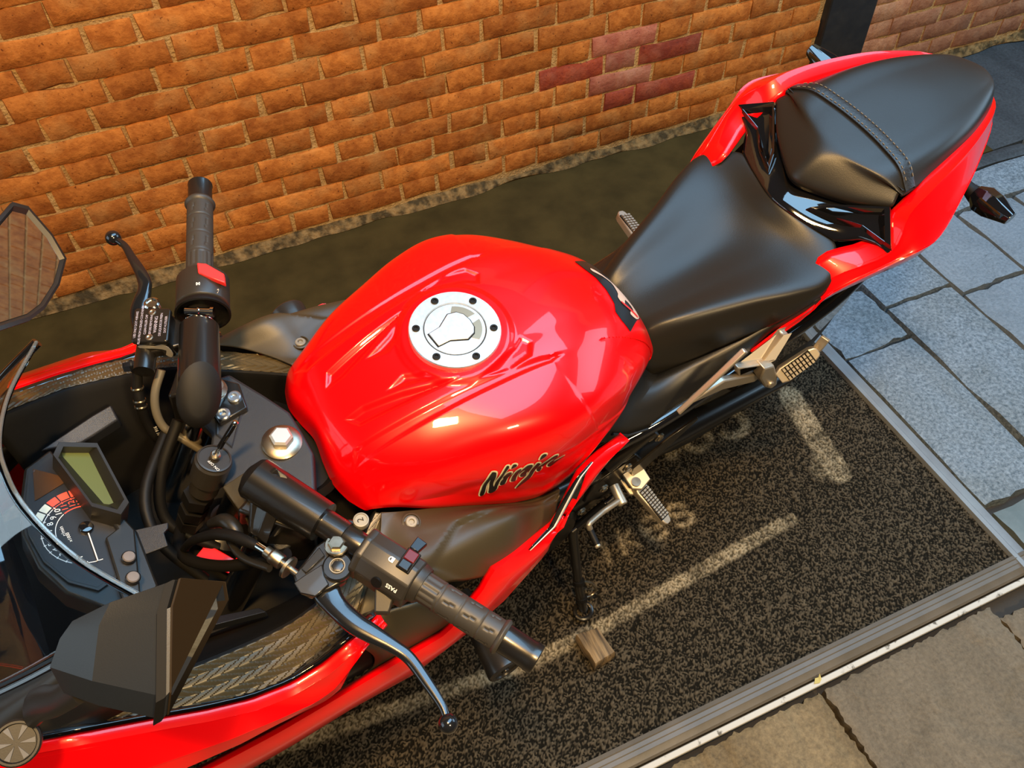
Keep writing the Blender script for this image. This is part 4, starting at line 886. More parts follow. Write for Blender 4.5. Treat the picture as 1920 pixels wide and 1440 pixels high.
slab('perch_arm', [(1.075, -.180, .885), (1.085, -.155, .885), (1.135, -.165, .885), (1.118, -.235, .885), (1.098, -.232, .885)], (0, 0, .014), BLKMET, pc, .003)
lathe('perch_bolt', [(.0045, .002), (.0045, .018), (.0060, .018), (.0060, .020), (.0050, .021), (.0050, .034), (.0068, .034), (.0068, .038), (0, .038)], (1.0745, -.186, .924), (-.035, .022, 0), CHROME, pc, 18)
tube('clamp_band', [RB_.at(.080, .0170*math.cos(a), .0170*math.sin(a)) for a in np.linspace(-.6, 3.6, 16)], .0032, CHROME, pc, 10)
lathe('lever_pivot', [(.0100, 0), (.0100, .008), (.0080, .010), (.0065, .010), (.0060, .0075), (0, .0075)], (1.1035, -.2300, .900), (0, 0, 1), CHROME, pc, 28)
lever('brake_lever', [(1.106, -.364, .900), (1.099, -.346, .900), (1.0980, -.322, .900), (1.0970, -.297, .900), (1.0980, -.276, .899), (1.1035, -.262, .898), (1.112, -.250, .896), (1.121, -.236, .892), (1.127, -.216, .888)],
      [.0042, .0048, .0060, .0075, .0088, .0085, .0105, .0125, .012], [.0042, .0046, .005, .0055, .006, .0065, .007, .0075, .0075], bike)
bj = lathe('banjo_bolt', [(.0062, 0), (.0062, .006), (.0092, .006), (.0092, .008), (.0072, .0085), (.0072, .016), (.0092, .0165), (.0092, .0185), (.007, .019), (.0065, .027), (0, .027)], (1.143, -.1615, .886), (.026, -.008, 0), CHROME, bike, 6)
bh = tube('brake_hose', [(1.156, -.166, .886), (1.158, -.160, .876), (1.166, -.151, .860), (1.1715, -.140, .842), (1.176, -.130, .812), (1.174, -.119, .778), (1.16, -.10, .70)], [.0058, .0062, .0068, .0072, .0062, .0066, .0066], DARK, bike, 16, 6)
for t in ((1.166, -.151, .860), (1.1705, -.1420, .8455), (1.1725, -.138, .838)): lathe('hose_crimp', [(.0078, -.0016), (.0083, 0), (.0078, .0016)], t, (.005, .011, -.018), STEEL, bh, 16)
text('lettering', '9/16 10 R', .0060, (1.1690, -.1215, .797), (.03, .22, -1), (-1, .2, 0), WHITE, bh, .0050)
tube('throttle_cable', [(1.13, -.156, .868), (1.149, -.140, .852), (1.159, -.126, .832), (1.160, -.112, .812), (1.150, -.098, .80), (1.13, -.07, .78)], .0055, mat('olive_grey_cable', (.12, .105, .075), .4), bike, 12, 6)
# wiring and hoses under the bars (dark)
for P in ([(1.14, -.10, .83), (1.19, -.06, .79), (1.21, -.02, .74), (1.17, .03, .70)], [(1.10, .15, .86), (1.17, .10, .80), (1.21, .04, .76), (1.19, -.03, .72)], [(1.16, -.11, .80), (1.215, -.04, .80), (1.225, .02, .78), (1.20, .07, .72)]):
    tube('wiring_loom', P, .0075, DARK, bike, 10, 6)
# instrument cluster ------------------------------------------------------
NI = np.array([-.349, 0, .937]); 
house = [(1.3166, -.1015, .8721), (1.2853, -.1194, .8605), (1.2776, -.0911, .8576), (1.2568, .0027, .8499), (1.2365, .0234, .8423), (1.2400, .1021, .8440), (1.2700, .1300, .8552), (1.2987, .1000, .8655), (1.3227, .0720, .8744), (1.3377, .0305, .88), (1.3407, -.0148, .8811), (1.3326, -.057, .8781)]
clu = slab('instrument_cluster', house, -NI*.035, SATIN, bike, .003)
face = [(1.3141, -.092, .8733), (1.2875, -.1089, .8634), (1.259, .0028, .8528), (1.2635, .0203, .8545), (1.2700, .0753, .8568), (1.2945, .0840, .8661), (1.3175, .0625, .8746), (1.3314, .0285, .8798), (1.3352, -.0099, .8812), (1.328, -.0501, .8785)]
fc = np.array(face); fcm = fc.mean(0)
slab('bezel_lip', [p for p in fc], NI*.003, SATIN, clu)
dial = slab('dial_face', [fcm+(p-fcm)*.95+NI*.0034 for p in fc], -NI*.001, mat('dial_black', (.009, .008, .008), .4), clu)
lathe('dial_disc', [(.0345, 0), (.0345, .0012), (.0335, .0014), (0, .0014)], np.array([1.2831, .0049, .8612])+NI*.0015, NI, mat('dial_centre', (.016, .0145, .014), .45), clu, 44)
HB = np.array([1.2831, .0049, .8636])
ex_ = np.array([.937, 0, .349]); ey_ = np.array([0, 1., 0])
def dp(r, a, l=.0018): return HB+(ex_*math.cos(a)+ey_*math.sin(a))*r+NI*l
REDM = mat('dial_red', (.85, .07, .035), .5); CRM = mat('dial_cream', (.62, .64, .54), .5)
for k, (a0, a1, m) in enumerate([(-78, -66, REDM), (-64, -52, REDM), (-50, -38, REDM), (-36, -25, CRM), (-23, -12, CRM)]):
    P = [dp(.0465, a) for a in np.radians(np.linspace(a0-22, a1-22, 5))]+[dp(.0555, a) for a in np.radians(np.linspace(a1-22, a0-22, 5))]
    slab('rev_segment', P, NI*.0004, m, clu)
def arcband(nm, r0, r1, a0, a1, m): 
    P = [dp(r0, a) for a in np.radians(np.linspace(a0, a1, 16))]+[dp(r1, a) for a in np.radians(np.linspace(a1, a0, 16))]
    V = P+[p+NI*.0003 for p in P]; n = 16; F = [(i, i+1, 2*n-2-i, 2*n-1-i) for i in range(n-1)]
    return mesh(nm, P, F, m, clu, None, False)
arcband('red_arc', .0305, .0318, -105, -62, REDM); arcband('white_arc', .0308, .0316, -60, 10, WHITE); arcband('scale_arc', .0440, .0448, -100, -58, REDM); arcband('scale_arc', .0440, .0448, -57, 95, WHITE)
for i in range(14):
    a = math.radians(-100+i*13.4); P0, P1 = dp(.0425, a), dp(.0455, a); t_ = (ey_*math.cos(a)-ex_*math.sin(a))*.0004
    slab('scale_tick', [P0-t_, P1-t_, P1+t_, P0+t_], NI*.0003, REDM if i < 3 else WHITE, clu)
    if i < 13: text('numeral', str(13-i), .0095, dp(.0375, a+.03), (0, -1, 0), ex_, REDM if i < 3 else WHITE, clu, .0003)
text('lettering', 'r/min', .0062, dp(.024, math.radians(-14)), (0, -1, 0), ex_, WHITE, clu, .0003); text('lettering', 'x1000', .0052, dp(.020, math.radians(12)), (0, -1, 0), ex_, WHITE, clu, .0003)
nd = slab('needle', [dp(.006, math.radians(84), .004), dp(.046, math.radians(86.5), .0042), dp(.046, math.radians(88), .0042), dp(.006, math.radians(96), .004)], NI*.0008, mat('needle_ivory', (.75, .72, .66), .5), clu)
lathe('needle_hub', [(.0080, 0), (.0080, .0045), (.0068, .0065), (.003, .0072), (0, .0072)], HB+NI*.001, NI, GLOSS, nd, 26)
tri = [(1.309, -.0935, .8725), (1.284, -.0713, .8632), (1.2846, -.0634, .8634), (1.2946, -.0594, .8671), (1.3188, -.0496, .8762)]
slab('warning_lights', [np.array(p)+NI*.003 for p in tri], NI*.0006, mat('tinted_lens', (.06, .028, .012), .2, 0, .5), clu)
lo_ = [(1.2689, -.1032, .8917), (1.2328, -.0881, .8783), (1.2284, .0051, .8766), (1.241, .0176, .8813), (1.2645, -.0039, .8901), (1.2794, -.0874, .8956)]
li_ = [(1.2728, -.0957, .8772), (1.2474, -.086, .8677), (1.2451, -.0059, .8669), (1.2500, -.0085, .8687), (1.2547, -.0115, .8704), (1.2735, -.0900, .8775)]
LO, LI = np.array(lo_), np.array(li_); cen = LO.mean(0); rimi = LO*.86+cen*.14; rimi[:, 2] -= .0005
hood = loops('display_hood', [LO-NI*.045, LO-NI*.002, LO*.985+cen*.015, rimi, LI+NI*.001, LI], SATIN, clu, angle=20, cap=False)
slab('display_screen', [p+NI*.0008 for p in LI], -NI*.002, mat('lcd_green', (.085, .105, .026), .35, 0, .3), hood)
rim_ = [(1.2564, -.0013, .8625), (1.2532, .0203, .8613), (1.2676, .027, .8667), (1.2716, .0773, .8682), (1.2763, .1214, .8699), (1.2597, .1154, .8637), (1.2372, .0289, .8554), (1.2431, .0067, .8576)]
rimo = slab('button_panel', rim_, -NI*.014, SATIN, clu, .002)
for p in ((1.2541, .0627, .8640), (1.2584, .0887, .8656)):
    lathe('button_ring', [(.0082, 0), (.0082, .002), (.0072, .003), (.0072, 0)], p, NI, BLKMET, rimo, 24)
    lathe('button', [(.0070, 0), (.0070, .003), (.006, .0045), (0, .005)], p, NI, mat('grey_rubber_button', (.17, .15, .14), .6), rimo, 24)
# bracket plates catching the light
slab('meter_stay', [(1.240, .020, .838), (1.203, .030, .836), (1.206, .038, .838), (1.212, .041, .838), (1.214, .058, .836), (1.246, .055, .838)], (0, 0, -.004), TEXMET, bike, .001)
slab('inner_duct', [(1.300, -.139, .838), (1.230, -.160, .832), (1.205, -.168, .826), (1.205, -.146, .820), (1.255, -.132, .826)], (0, 0, -.02), TEXMET, bike, .002)
slab('inner_duct', [(1.300, .149, .838), (1.230, .165, .832), (1.150, .178, .800), (1.155, .166, .790), (1.255, .142, .826)], (0, 0, -.02), TEXMET, bike, .002)
G = np.array([[(x, y, .66+.08*(x-1.1)) for y in np.linspace(-.16, .16, 5)] for x in np.linspace(1.02, 1.42, 6)]); surf('cockpit_floor', None, LINER, bike, G=G, solid=.003)
G = np.array([[(x, y, .735-.9*abs(x-1.0)) for y in np.linspace(-.165, .165, 5)] for x in np.linspace(.86, 1.06, 5)]); surf('dark_gap_sheet', None, LINER, bike, G=G, solid=.003)  # added dark sheet; hides the mat so the gap before the tank stays black
slab('radiator_shroud', [(1.20, .03, .705), (1.17, .075, .70), (1.15, .07, .70), (1.18, .02, .705)], (0, 0, .004), RED, bike, .001)
# mirrors ------------------------------------------------------------------
mr = bpy.data.objects.new('left_mirror', None)
R_ = [np.array(p) for p in ((1.200, .222, 1.102), (1.168, .240, 1.100), (1.172, .251, 1.092), (1.198, .262, 1.078), (1.231, .270, 1.066), (1.248, .312, 1.080), (1.236, .298, 1.095), (1.213, .238, 1.104))]
rim = [np.array(p) for p in ((1.199, .221, 1.110), (1.168, .240, 1.100), (1.173, .252, 1.088), (1.232, .272, 1.062), (1.254, .310, 1.072), (1.243, .300, 1.090), (1.214, .240, 1.108))]
cm = sum(rim)/len(rim)
apex = [np.array(p) for p in ((1.285, .200, 1.085), (1.225, .226, 1.082), (1.235, .240, 1.066), (1.275, .258, 1.048), (1.318, .240, 1.050), (1.318, .218, 1.062), (1.300, .206, 1.078))]
MH = mat('mirror_shell_plastic', (.010, .0115, .013), .42, bump=(900, .15, .0005))
shell = loops('mirror_housing', [[p*.94+cm*.06-np.array([.004, 0, 0]) for p in rim], rim, [p*.97+a*.03 for p, a in zip(rim, apex)], [p*.45+a*.55+np.array([.004, .0, .008]) for p, a in zip(rim, apex)], apex], MH, bike, angle=18, bevel=.002)
shell['label'] = 'dark faceted mirror shell seen from behind'
loops('mirror_seal', [[p*.99+cm*.01+np.array([-.001, 0, 0]) for p in rim], [p*1.012-cm*.012+np.array([.0005, 0, 0]) for p in rim], [p*1.012-cm*.012+np.array([.007, 0, .0005]) for p in rim], [p*.98+cm*.02+np.array([.008, 0, 0]) for p in rim]], LINER, shell, angle=20)
slab('mirror_glass', [p*.74+cm*.26-np.array([.0030, 0, -.001]) for p in rim], (-.0012, 0, 0), MIRROR, shell)
slab('mirror_lip', [p*.985+cm*.015-np.array([.0036, 0, 0]) for p in rim], (-.002, 0, 0), mat('mirror_face_brown_reflection', (.020, .012, .005), .6, 0, 0, .12), shell, .001)  # brown of the reflected surroundings is put into this plate over the glass
tube('mirror_arm', [(1.305, .240, 1.048), (1.330, .232, 1.02), (1.352, .214, .985), (1.366, .205, .96)], [.016, .014, .016, .018], SATIN, shell, 12, 5, squash=.55)
mb = lathe('mirror_base', [(.019, -.01), (.021, 0), (.021, .008), (.0195, .010), (.0175, .010), (.0165, .0075), (0, .0075)], (1.391, .222, .948), (-.1, .35, .9), SATIN, shell, 32)
for k in range(6):
    a = math.radians(60*k+10); u_, v_2, d_ = frame((-.1, .35, .9)); P = [np.array((1.391, .222, .948))+d_*.0076+(u_*math.cos(a+b)+v_2*math.sin(a+b))*r for r, b in ((.003, 0), (.016, -.16), (.016, .16))]
    slab('base_rib', P, d_*.0012, mat('grey_cap_plastic', (.085, .090, .10), .45), mb)
# right mirror tips its glass up towards the rider
MRr = [np.array(p) for p in ((1.2134, -.2911, 1.0645), (1.1909, -.3223, 1.0539), (1.1783, -.3244, 1.0383), (1.1692, -.2983, 1.0099), (1.1679, -.2721, .9917), (1.1876, -.2342, .9944), (1.2121, -.1988, 1.0051), (1.2298, -.1802, 1.0172), (1.2695, -.152, 1.0527), (1.2599, -.2185, 1.0815))]
cm2 = sum(MRr)/len(MRr); nrm = np.array([-.75, .35, .56])
shr = loops('mirror_housing', [[cm2+(p-cm2)*.35-nrm*.045+np.array([.02, 0, 0]) for p in MRr], [cm2+(p-cm2)*.85-nrm*.025 for p in MRr], [p-nrm*.004 for p in MRr], MRr, [cm2+(p-cm2)*.93+nrm*.001 for p in MRr], [cm2+(p-cm2)*.86-nrm*.004 for p in MRr]], SATIN, bike, angle=25)
shr['label'] = 'black mirror shell with its glass facing up'
loops('mirror_glass', [[cm2+(p-cm2)*.862-nrm*.0036 for p in MRr], [cm2+(p-cm2)*.862-nrm*.0030 for p in MRr]], MIRROR, shr, angle=10)
tube('mirror_arm', [(1.262, -.235, .985), (1.30, -.228, .965), (1.350, -.218, .955), (1.366, -.207, .945)], [.016, .014, .016, .018], SATIN, shr, 12, 5, squash=.55)
# ---------------------------------------------------------------- badge and pad on the tank
NJ = [
[(-0.0577, -0.0161), (-0.056, -0.0217), (-0.0521, -0.0189), (-0.0499, 0.0025), (-0.0454, 0.022), (-0.0426, 0.0335), (-0.0443, 0.035), (-0.0486, 0.0259), (-0.0531, 0.012), (-0.0562, -0.0017)] ,
[(-0.0443, 0.035), (-0.0413, 0.0352), (-0.0386, 0.032), (-0.0388, 0.0249), (-0.0406, 0.0045), (-0.0391, -0.007), (-0.0344, -0.0078), (-0.0358, -0.0186), (-0.0409, -0.0226), (-0.0453, -0.0194), (-0.0459, -0.0114), (-0.0454, 0.0044), (-0.045, 0.0195)] ,
[(-0.0391, -0.007), (-0.0344, -0.0078), (-0.0312, 0.0078), (-0.0278, 0.0226), (-0.0226, 0.0328), (-0.0215, 0.0372), (-0.0239, 0.0401), (-0.0271, 0.0341), (-0.0321, 0.0208), (-0.0363, 0.0065)] ,
[(-0.0279, 0.0134), (-0.0226, 0.0222), (-0.0179, 0.0206), (-0.018, 0.0145), (-0.0212, 0.0072), (-0.0236, -0.0074), (-0.0266, -0.0094), (-0.0302, -0.0075), (-0.0305, -0.0008), (-0.0266, 0.0078)] ,
[(-0.0187, 0.0303), (-0.0163, 0.0376), (-0.0134, 0.0378), (-0.0112, 0.0349), (-0.012, 0.0318), (-0.0157, 0.0305)] ,
[(-0.0153, -0.0071), (-0.0144, 0.0021), (-0.0114, 0.0175), (-0.0063, 0.0216), (-0.0045, 0.0195), (-0.0067, 0.0109), (-0.0082, -0.0026), (-0.0089, -0.0105), (-0.0121, -0.0104)] ,
[(-0.0058, 0.0102), (-0.0034, 0.0163), (0.0037, 0.0235), (0.0104, 0.0214), (0.0118, 0.0172), (0.0097, 0.0093), (0.0066, 0.002), (0.0061, -0.0058), (0.0022, -0.0077), (-0.0021, -0.0034), (-0.0018, 0.0038), (0.0022, 0.0104), (0.0026, 0.0133), (-0.0014, 0.0132)] ,
[(0.0189, 0.0194), (0.0233, 0.0151), (0.0229, 0.0098), (0.0195, -0.0004), (0.0147, -0.0183), (0.009, -0.0255), (0.0014, -0.0312), (-0.0037, -0.0366), (-0.0045, -0.0342), (0.0009, -0.022), (0.0072, -0.0136), (0.0106, -0.0079), (0.0127, 0.0004), (0.0158, 0.0124)] ,
[(0.0216, 0.0258), (0.024, 0.0338), (0.0279, 0.0349), (0.0313, 0.0318), (0.0306, 0.0285), (0.0261, 0.0261)] ,
[(0.0222, -0.0044), (0.0219, 0.0024), (0.0274, 0.0076), (0.0357, 0.0134), (0.0434, 0.0179), (0.0486, 0.0173), (0.0506, 0.0132), (0.0489, 0.0068), (0.0414, 0.0101), (0.0367, 0.0077), (0.032, 0.0004), (0.0279, -0.0001), (0.0295, -0.0049), (0.0272, -0.0113), (0.0243, -0.0092)] ,
[(0.0393, -0.0069), (0.0396, -0.0013), (0.0441, 0.0045), (0.0472, 0.0066), (0.0489, 0.0068), (0.0469, -0.0013), (0.0555, -0.0009), (0.0632, 0.0003), (0.0641, -0.0022), (0.0563, -0.0049), (0.0471, -0.0114), (0.0428, -0.0117)] ,
]
BC, BE1, BE2 = np.array([.78273159, .18195945, .7935189]), np.array([-1., 0, 0]), np.array([0, -.436, .9])
BD = np.array([0, -.9, -.436])
def badge_plane(a, b): return tuple(BC+BE1*a+BE2*b-BD*.08)
def grow(P, w_):
    P = np.asarray(P, float); P = cr(P, 3, True); A_ = .5*np.sum(P[:, 0]*np.roll(P[:, 1], -1)-P[:, 1]*np.roll(P[:, 0], -1)); s = 1 if A_ > 0 else -1
    T = np.roll(P, -1, 0)-np.roll(P, 1, 0); T /= np.linalg.norm(T, axis=1)[:, None]+1e-9
    return P+s*np.c_[T[:, 1], -T[:, 0]]*w_
BADGE = mat('badge_black', (.006, .006, .006), .3); BADGW = mat('badge_cream', (.88, .84, .62), .4)
def merge(objs, name):
    bm = bmesh.new()
    for o in objs: bm.from_mesh(o.data)
    m = objs[0].data.materials[0]; p = objs[0].parent
    for o in objs: bpy.data.objects.remove(o)
    me = bpy.data.meshes.new(name); bm.to_mesh(me); bm.free(); return link(name, me, m, p, None)
merge([decal('b', grow(P, .0021), BADGW, tank, BD, badge_plane, .0010+.00003*i) for i, P in enumerate(NJ)], 'badge_outline')
merge([decal('b', grow(P, .0001), BADGE, tank, BD, badge_plane, .0020+.00002*i) for i, P in enumerate(NJ)], 'badge_lettering')
PD = np.array([.35, 0, -.94]); PD /= np.linalg.norm(PD)
def top_plane(x, y): return (x, y, .96)
pad = [(.540, -.050), (.535, -.030), (.527, -.012), (.526, .013), (.532, .041), (.542, .056), (.540, .070), (.532, .086), (.516, .076), (.500, .066), (.478, .055), (.470, .030), (.468, 0), (.470, -.035), (.490, -.055), (.515, -.056)]
decal('tank_pad', pad, PADB, tank, (0, 0, -1), top_plane, .0012, .008)
PINK = mat('pale_pink_print', (.72, .50, .38), .4)
sw = [(.520, -.034), (.506, -.024), (.490, -.004), (.481, .020), (.479, .044), (.486, .058), (.500, .064), (.509, .058), (.503, .052), (.494, .050), (.491, .040), (.497, .030), (.507, .040), (.513, .038), (.513, .028), (.505, .020), (.500, .008), (.497, -.006), (.508, -.018), (.522, -.026)]
decal('pad_print', cr(sw, 2, True), PINK, tank, (0, 0, -1), top_plane, .0018, .006)
decal('pad_print', cr([(.512, .036), (.503, .045), (.490, .056), (.494, .060), (.505, .050), (.514, .040)], 2, True), REDBTN, tank, (0, 0, -1), top_plane, .0024, .006)
# ---------------------------------------------------------------- lower half
SB = SATIN
for s in (1, -1):
    P = [(.490, .096, .718), (.455, .086, .665), (.434, .093, .636), (.36, .118, .674), (.297, .138, .708), (.235, .152, .745), (.190, .166, .786), (.176, .168, .772), (.205, .160, .722), (.262, .140, .650), (.285, .146, .636), (.345, .150, .622), (.455, .153, .580), (.53, .152, .612), (.605, .150, .690), (.55, .130, .708)]
    c = np.mean(P, 0); 
    P = [np.array((x, s*y, z)) for x, y, z in P]
    A = resample(np.array(P[:8]), 24); Bm = resample(np.array([P[0], P[15], P[14], P[13], P[12], P[11], P[10], P[9], P[8], P[7]]), 24)
    G = A[:, None]*(1-np.linspace(0, 1, 8))[None, :, None]+Bm[:, None]*np.linspace(0, 1, 8)[None, :, None]
    G[..., 1] += s*.006*np.sin(np.linspace(0, math.pi, 8))[None, :]*np.sin(np.linspace(0, math.pi, 24))[:, None]
    sc_ = surf('side_cover', None, SB, bike, G=G, solid=.004, angle=30, off=0)
    tube('cover_ridge', [p+np.array([0, s*.0015, 0]) for p in Bm[6:22]], .003, SB, sc_, 8)
    tube('subframe_rail', [(.62, s*.13, .545), (.459, s*.152, .588), (.285, s*.155, .636), (.106, s*.155, .692), (.0, s*.14, .745)], .013, GLOSS, bike, 16, 4)
    slab('lower_side_plate', [(.62, s*.140, .655), (.595, s*.148, .695), (.53, s*.149, .612), (.47, s*.148, .590), (.50, s*.140, .56), (.56, s*.138, .59)], (0, -s*.004, 0), DARK, bike, .001)
    def pegbar(name, a, b, w0, w1, up, parent, rubber, nx, stud):
        a, b, up = np.array(a, float), np.array(b, float), np.array(up, float); d = (b-a)/np.linalg.norm(b-a); up = up-d*(up@d); up /= np.linalg.norm(up); sd = np.cross(d, up)
        L = np.linalg.norm(b-a)
        p = loops(name, [[a+d*t+sd*x*w+up*z for x, z in ((-1, -.010), (1, -.010), (1, .004), (.85, .006), (-.85, .006), (-1, .004))] for t, w in ((0, w0*.7), (.012, w0), (L-.012, w1), (L-.004, w1*.8), (L, w1*.45))], ALU, parent, angle=30, bevel=.0012)
        v, f = box_vf(a+d*(L/2)+up*.0065, (L-.026, (w0+w1)*.86, .002), d, sd, up); mesh('tread_pad', v, f, DARK, p, smooth=False)
        V, F = [], []
        for i in range(nx):
            t = .016+(L-.034)*i/(nx-1); w = w0+(w1-w0)*t/L
            for j in (-1, 0, 1):
                v, f = box_vf(a+d*t+sd*j*w*.58+up*.0090, ((L-.034)/(nx-1)*.62, w*.44, .005), d, sd, up); V, F = join_vf((V, F), (v, f))
        mesh('tread_studs', V, F, rubber, p, smooth=False)['kind'] = 'stuff'
        return p
    if s > 0:
        # pillion footrest hanger: two struts, cross arm, clevis
        hg = slab('pillion_footrest_hanger', [(.449, s*.179, .648), (.423, s*.179, .674), (.376, s*.179, .722), (.345, s*.179, .757), (.354, s*.179, .764), (.392, s*.179, .718), (.430, s*.179, .676), (.453, s*.179, .652)], (0, -s*.010, 0), ALU, bike, .002)
        slab('hanger_strut', [(.432, s*.180, .672), (.423, s*.180, .683), (.367, s*.180, .690), (.253, s*.180, .622), (.243, s*.180, .607), (.262, s*.180, .598), (.359, s*.180, .653)], (0, -s*.012, 0), ALU, hg, .003)
        slab('hanger_arm', [(.340, s*.176, .700), (.322, s*.182, .695), (.272, s*.184, .672), (.249, s*.184, .668), (.244, s*.180, .735), (.256, s*.178, .737), (.272, s*.178, .650), (.322, s*.176, .662)], (0, -s*.014, 0), ALU, hg, .003)
        slab('footrest_clevis', [(.288, s*.194, .682), (.279, s*.194, .642), (.240, s*.194, .582), (.212, s*.194, .553), (.198, s*.194, .558), (.214, s*.194, .594), (.258, s*.194, .668)], (0, -s*.022, 0), ALU, hg, .003)
        lathe('clevis_pin', [(.0065, 0), (.0065, .003), (.0045, .0042), (0, .0042)], (.232, s*.194, .590), (0, s, 0), ALU, hg, 18)
    else:
        hg = slab('pillion_footrest_hanger', [(.300, s*.150, .650), (.235, s*.160, .640), (.225, s*.185, .612), (.262, s*.185, .600), (.300, s*.150, .615)], (0, 0, -.014), ALU, bike, .002)
    if s > 0:
        pp = pegbar('pillion_footrest', (.218, .196, .600), (.152, .202, .648), .016, .013, (-.55, .3, .85), hg, ALU, 8, .004)
        slab('footrest_end', [(.150, .190, .640), (.146, .205, .640), (.142, .205, .672), (.146, .190, .672)], (-.006, 0, 0), ALU, pp, .001)
    else:
        pp = pegbar('pillion_footrest', (.248, -.175, .612), (.238, -.254, .606), .014, .011, (-.2, -.1, 1), hg, ALU, 8, .004)
    # rider footrest
    fb_ = slab('footrest_bracket', [(.56, s*.150, .44), (.47, s*.150, .47), (.43, s*.150, .40), (.46, s*.150, .34), (.52, s*.150, .33), (.57, s*.150, .37)], (0, -s*.012, 0), BLKMET, bike, .003)
    for dz in (.012, -.014): slab('footrest_clevis', [(.487, s*.150, .395+dz), (.447, s*.150, .405+dz), (.445, s*.185, .393+dz), (.470, s*.192, .388+dz), (.485, s*.182, .388+dz)], (0, 0, -.006), ALU, fb_, .0015)
    lathe('clevis_pin', [(.0065, -.02), (.0065, .018), (.009, .018), (.009, .021), (0, .021)], (.472, s*.176, .388), (.1, 0, 1), STEEL, fb_, 18)
    pegbar('rider_footrest', (.466, s*.176, .386), (.448, s*.262, .352), .0150, .0105, (-.05, 0, 1), fb_, ALU, 11, .004)
    # crash bobbin
    a = np.array((.905, s*.255, .560)) if s < 0 else np.array((.866, .262, .395)); b = np.array((.905, s*.330, .620)) if s < 0 else np.array((.880, .335, .462))
    d = np.array((0, s, 0.)); 
    bob = lathe('crash_bobbin', [(.018, -.08), (.024, 0), (.0295, .052), (.031, .062), (.031, .070), (.0285, .073), (.021, .073), (.020, .070), (.0075, .070), (.007, .073), (0, .073)], a if s > 0 else (.905, -.262, .628), d+np.array((.03, 0, .06)), mat('dark_satin_bobbin', (.055, .050, .045), .28, .6), bike, 32)
    if s < 0: text('lettering', 'PREMIUM', .0075, (.905, -.300, .656), (-1, 0, .0), (0, -1, .12), mat('gold_print', (.75, .55, .22), .4), bob, .0005)
    # swing arm and wheel axle
    tube('swingarm', [(.50, s*.11, .36), (.30, s*.115, .345), (.02, s*.118, .315), (-.03, s*.118, .312)], [.026, .026, .022, .02], BLKMET, bike, 14, 3)
    # rear indicator
    st_ = tube('rear_indicator', [(-.150, s*.115, .850), (-.155, s*.150, .845), (-.155, s*.165, .845)], [.010, .012, .016], DARK, bike, 12)
    body = loops('indicator_body', [[(-.155+.014*math.cos(q), s*.160, .848+.014*math.sin(q)) for q in np.linspace(0, 2*math.pi, 10, endpoint=False)],
                                    [(-.152+.026*math.cos(q), s*.178, .850+.024*math.sin(q)) for q in np.linspace(0, 2*math.pi, 10, endpoint=False)],
                                    [(-.148+.026*math.cos(q), s*.200, .855+.022*math.sin(q)) for q in np.linspace(0, 2*math.pi, 10, endpoint=False)],
                                    [(-.135+.012*math.cos(q), s*.238, .868+.012*math.sin(q)) for q in np.linspace(0, 2*math.pi, 10, endpoint=False)]], GLOSS, st_, angle=25, bevel=.001)
    loops('indicator_lens', [[(-.120+.004*a_, s*(.182+.045*b_), .868+.006*a_-.001*b_) for a_, b_ in ((-1, 0), (1, 0), (1.4, 1), (-.4, 1))], [(-.118+.003*a_, s*(.184+.041*b_), .872+.006*a_-.001*b_) for a_, b_ in ((-1, 0), (1, 0), (1.4, 1), (-.4, 1))]], mat('smoked_lens', (.10, .055, .02), .15, 0, .6), st_, angle=15)
# gear lever and linkage on the left
gl = tube('gear_lever', [(.519, .188, .400), (.545, .190, .404), (.570, .192, .406), (.603, .200, .418), (.604, .206, .405)], [.006, .0058, .0056, .0055, .006], ALU, bike, 10, 5)
lathe('lever_boss', [(.0095, -.028), (.0095, .010), (.008, .012), (.004, .012), (.004, .008), (0, .008)], (.517, .186, .398), (.15, 1, -.15), ALU, gl, 20)
tube('lever_toe_rubber', [(.604, .204, .404), (.606, .222, .400), (.608, .236, .398)], [.0068, .0068, .0062], DARK, gl, 12)
lathe('lever_toe_cap', [(.0058, 0), (.0058, .003), (.004, .005), (0, .005)], (.6082, .2365, .398), (.1, 1, -.1), ALU, gl, 12)
lr = tube('gear_linkage_rod', [(.585, .158, .268), (.498, .160, .338), (.505, .168, .375)], .0055, CHROME, bike, 10)
tube('rod_sleeve', [(.575, .159, .276), (.515, .160, .324)], .0085, BLKMET, lr, 12)
hp = slab('heel_guard', [(.485, .164, .452), (.445, .164, .482), (.408, .164, .508), (.352, .164, .526), (.350, .164, .516), (.392, .164, .470), (.442, .164, .415), (.470, .164, .398)], (0, -.005, 0), BLKMET, bike, .0015)
lathe('pivot_cylinder', [(.012, 0), (.012, .10), (.014, .10), (.014, .108), (.009, .110)], (.545, .150, .500), (-.76, .02, .62), BLKMET, bike, 20)
for p in ((.470, .158, .555), (.500, .160, .470), (.545, .160, .43), (.445, .160, .535), (.58, .158, .36)): hexbolt('frame_bolt', p, (0, 1, 0), .007, .006, STEEL, bike, .010)
en = loops('engine_block', [[(x, y*k, z) for y, z in ((-.12, .20), (.12, .20), (.145, .30), (.13, .42), (.10, .55), (-.10, .55), (-.13, .42), (-.145, .30))] for x, k in ((.50, .85), (.54, 1), (.86, 1), (.95, .8))], DARK, bike, angle=25, bevel=.01)
lathe('engine_cover', [(.085, 0), (.085, .016), (.075, .024), (0, .024)], (.66, .135, .30), (0, 1, .05), BLKMET, en, 32)
lathe('sprocket_cover', [(.060, 0), (.058, .014), (.045, .02), (0, .02)], (.545, .125, .345), (0, 1, .05), BLKMET, en, 24)
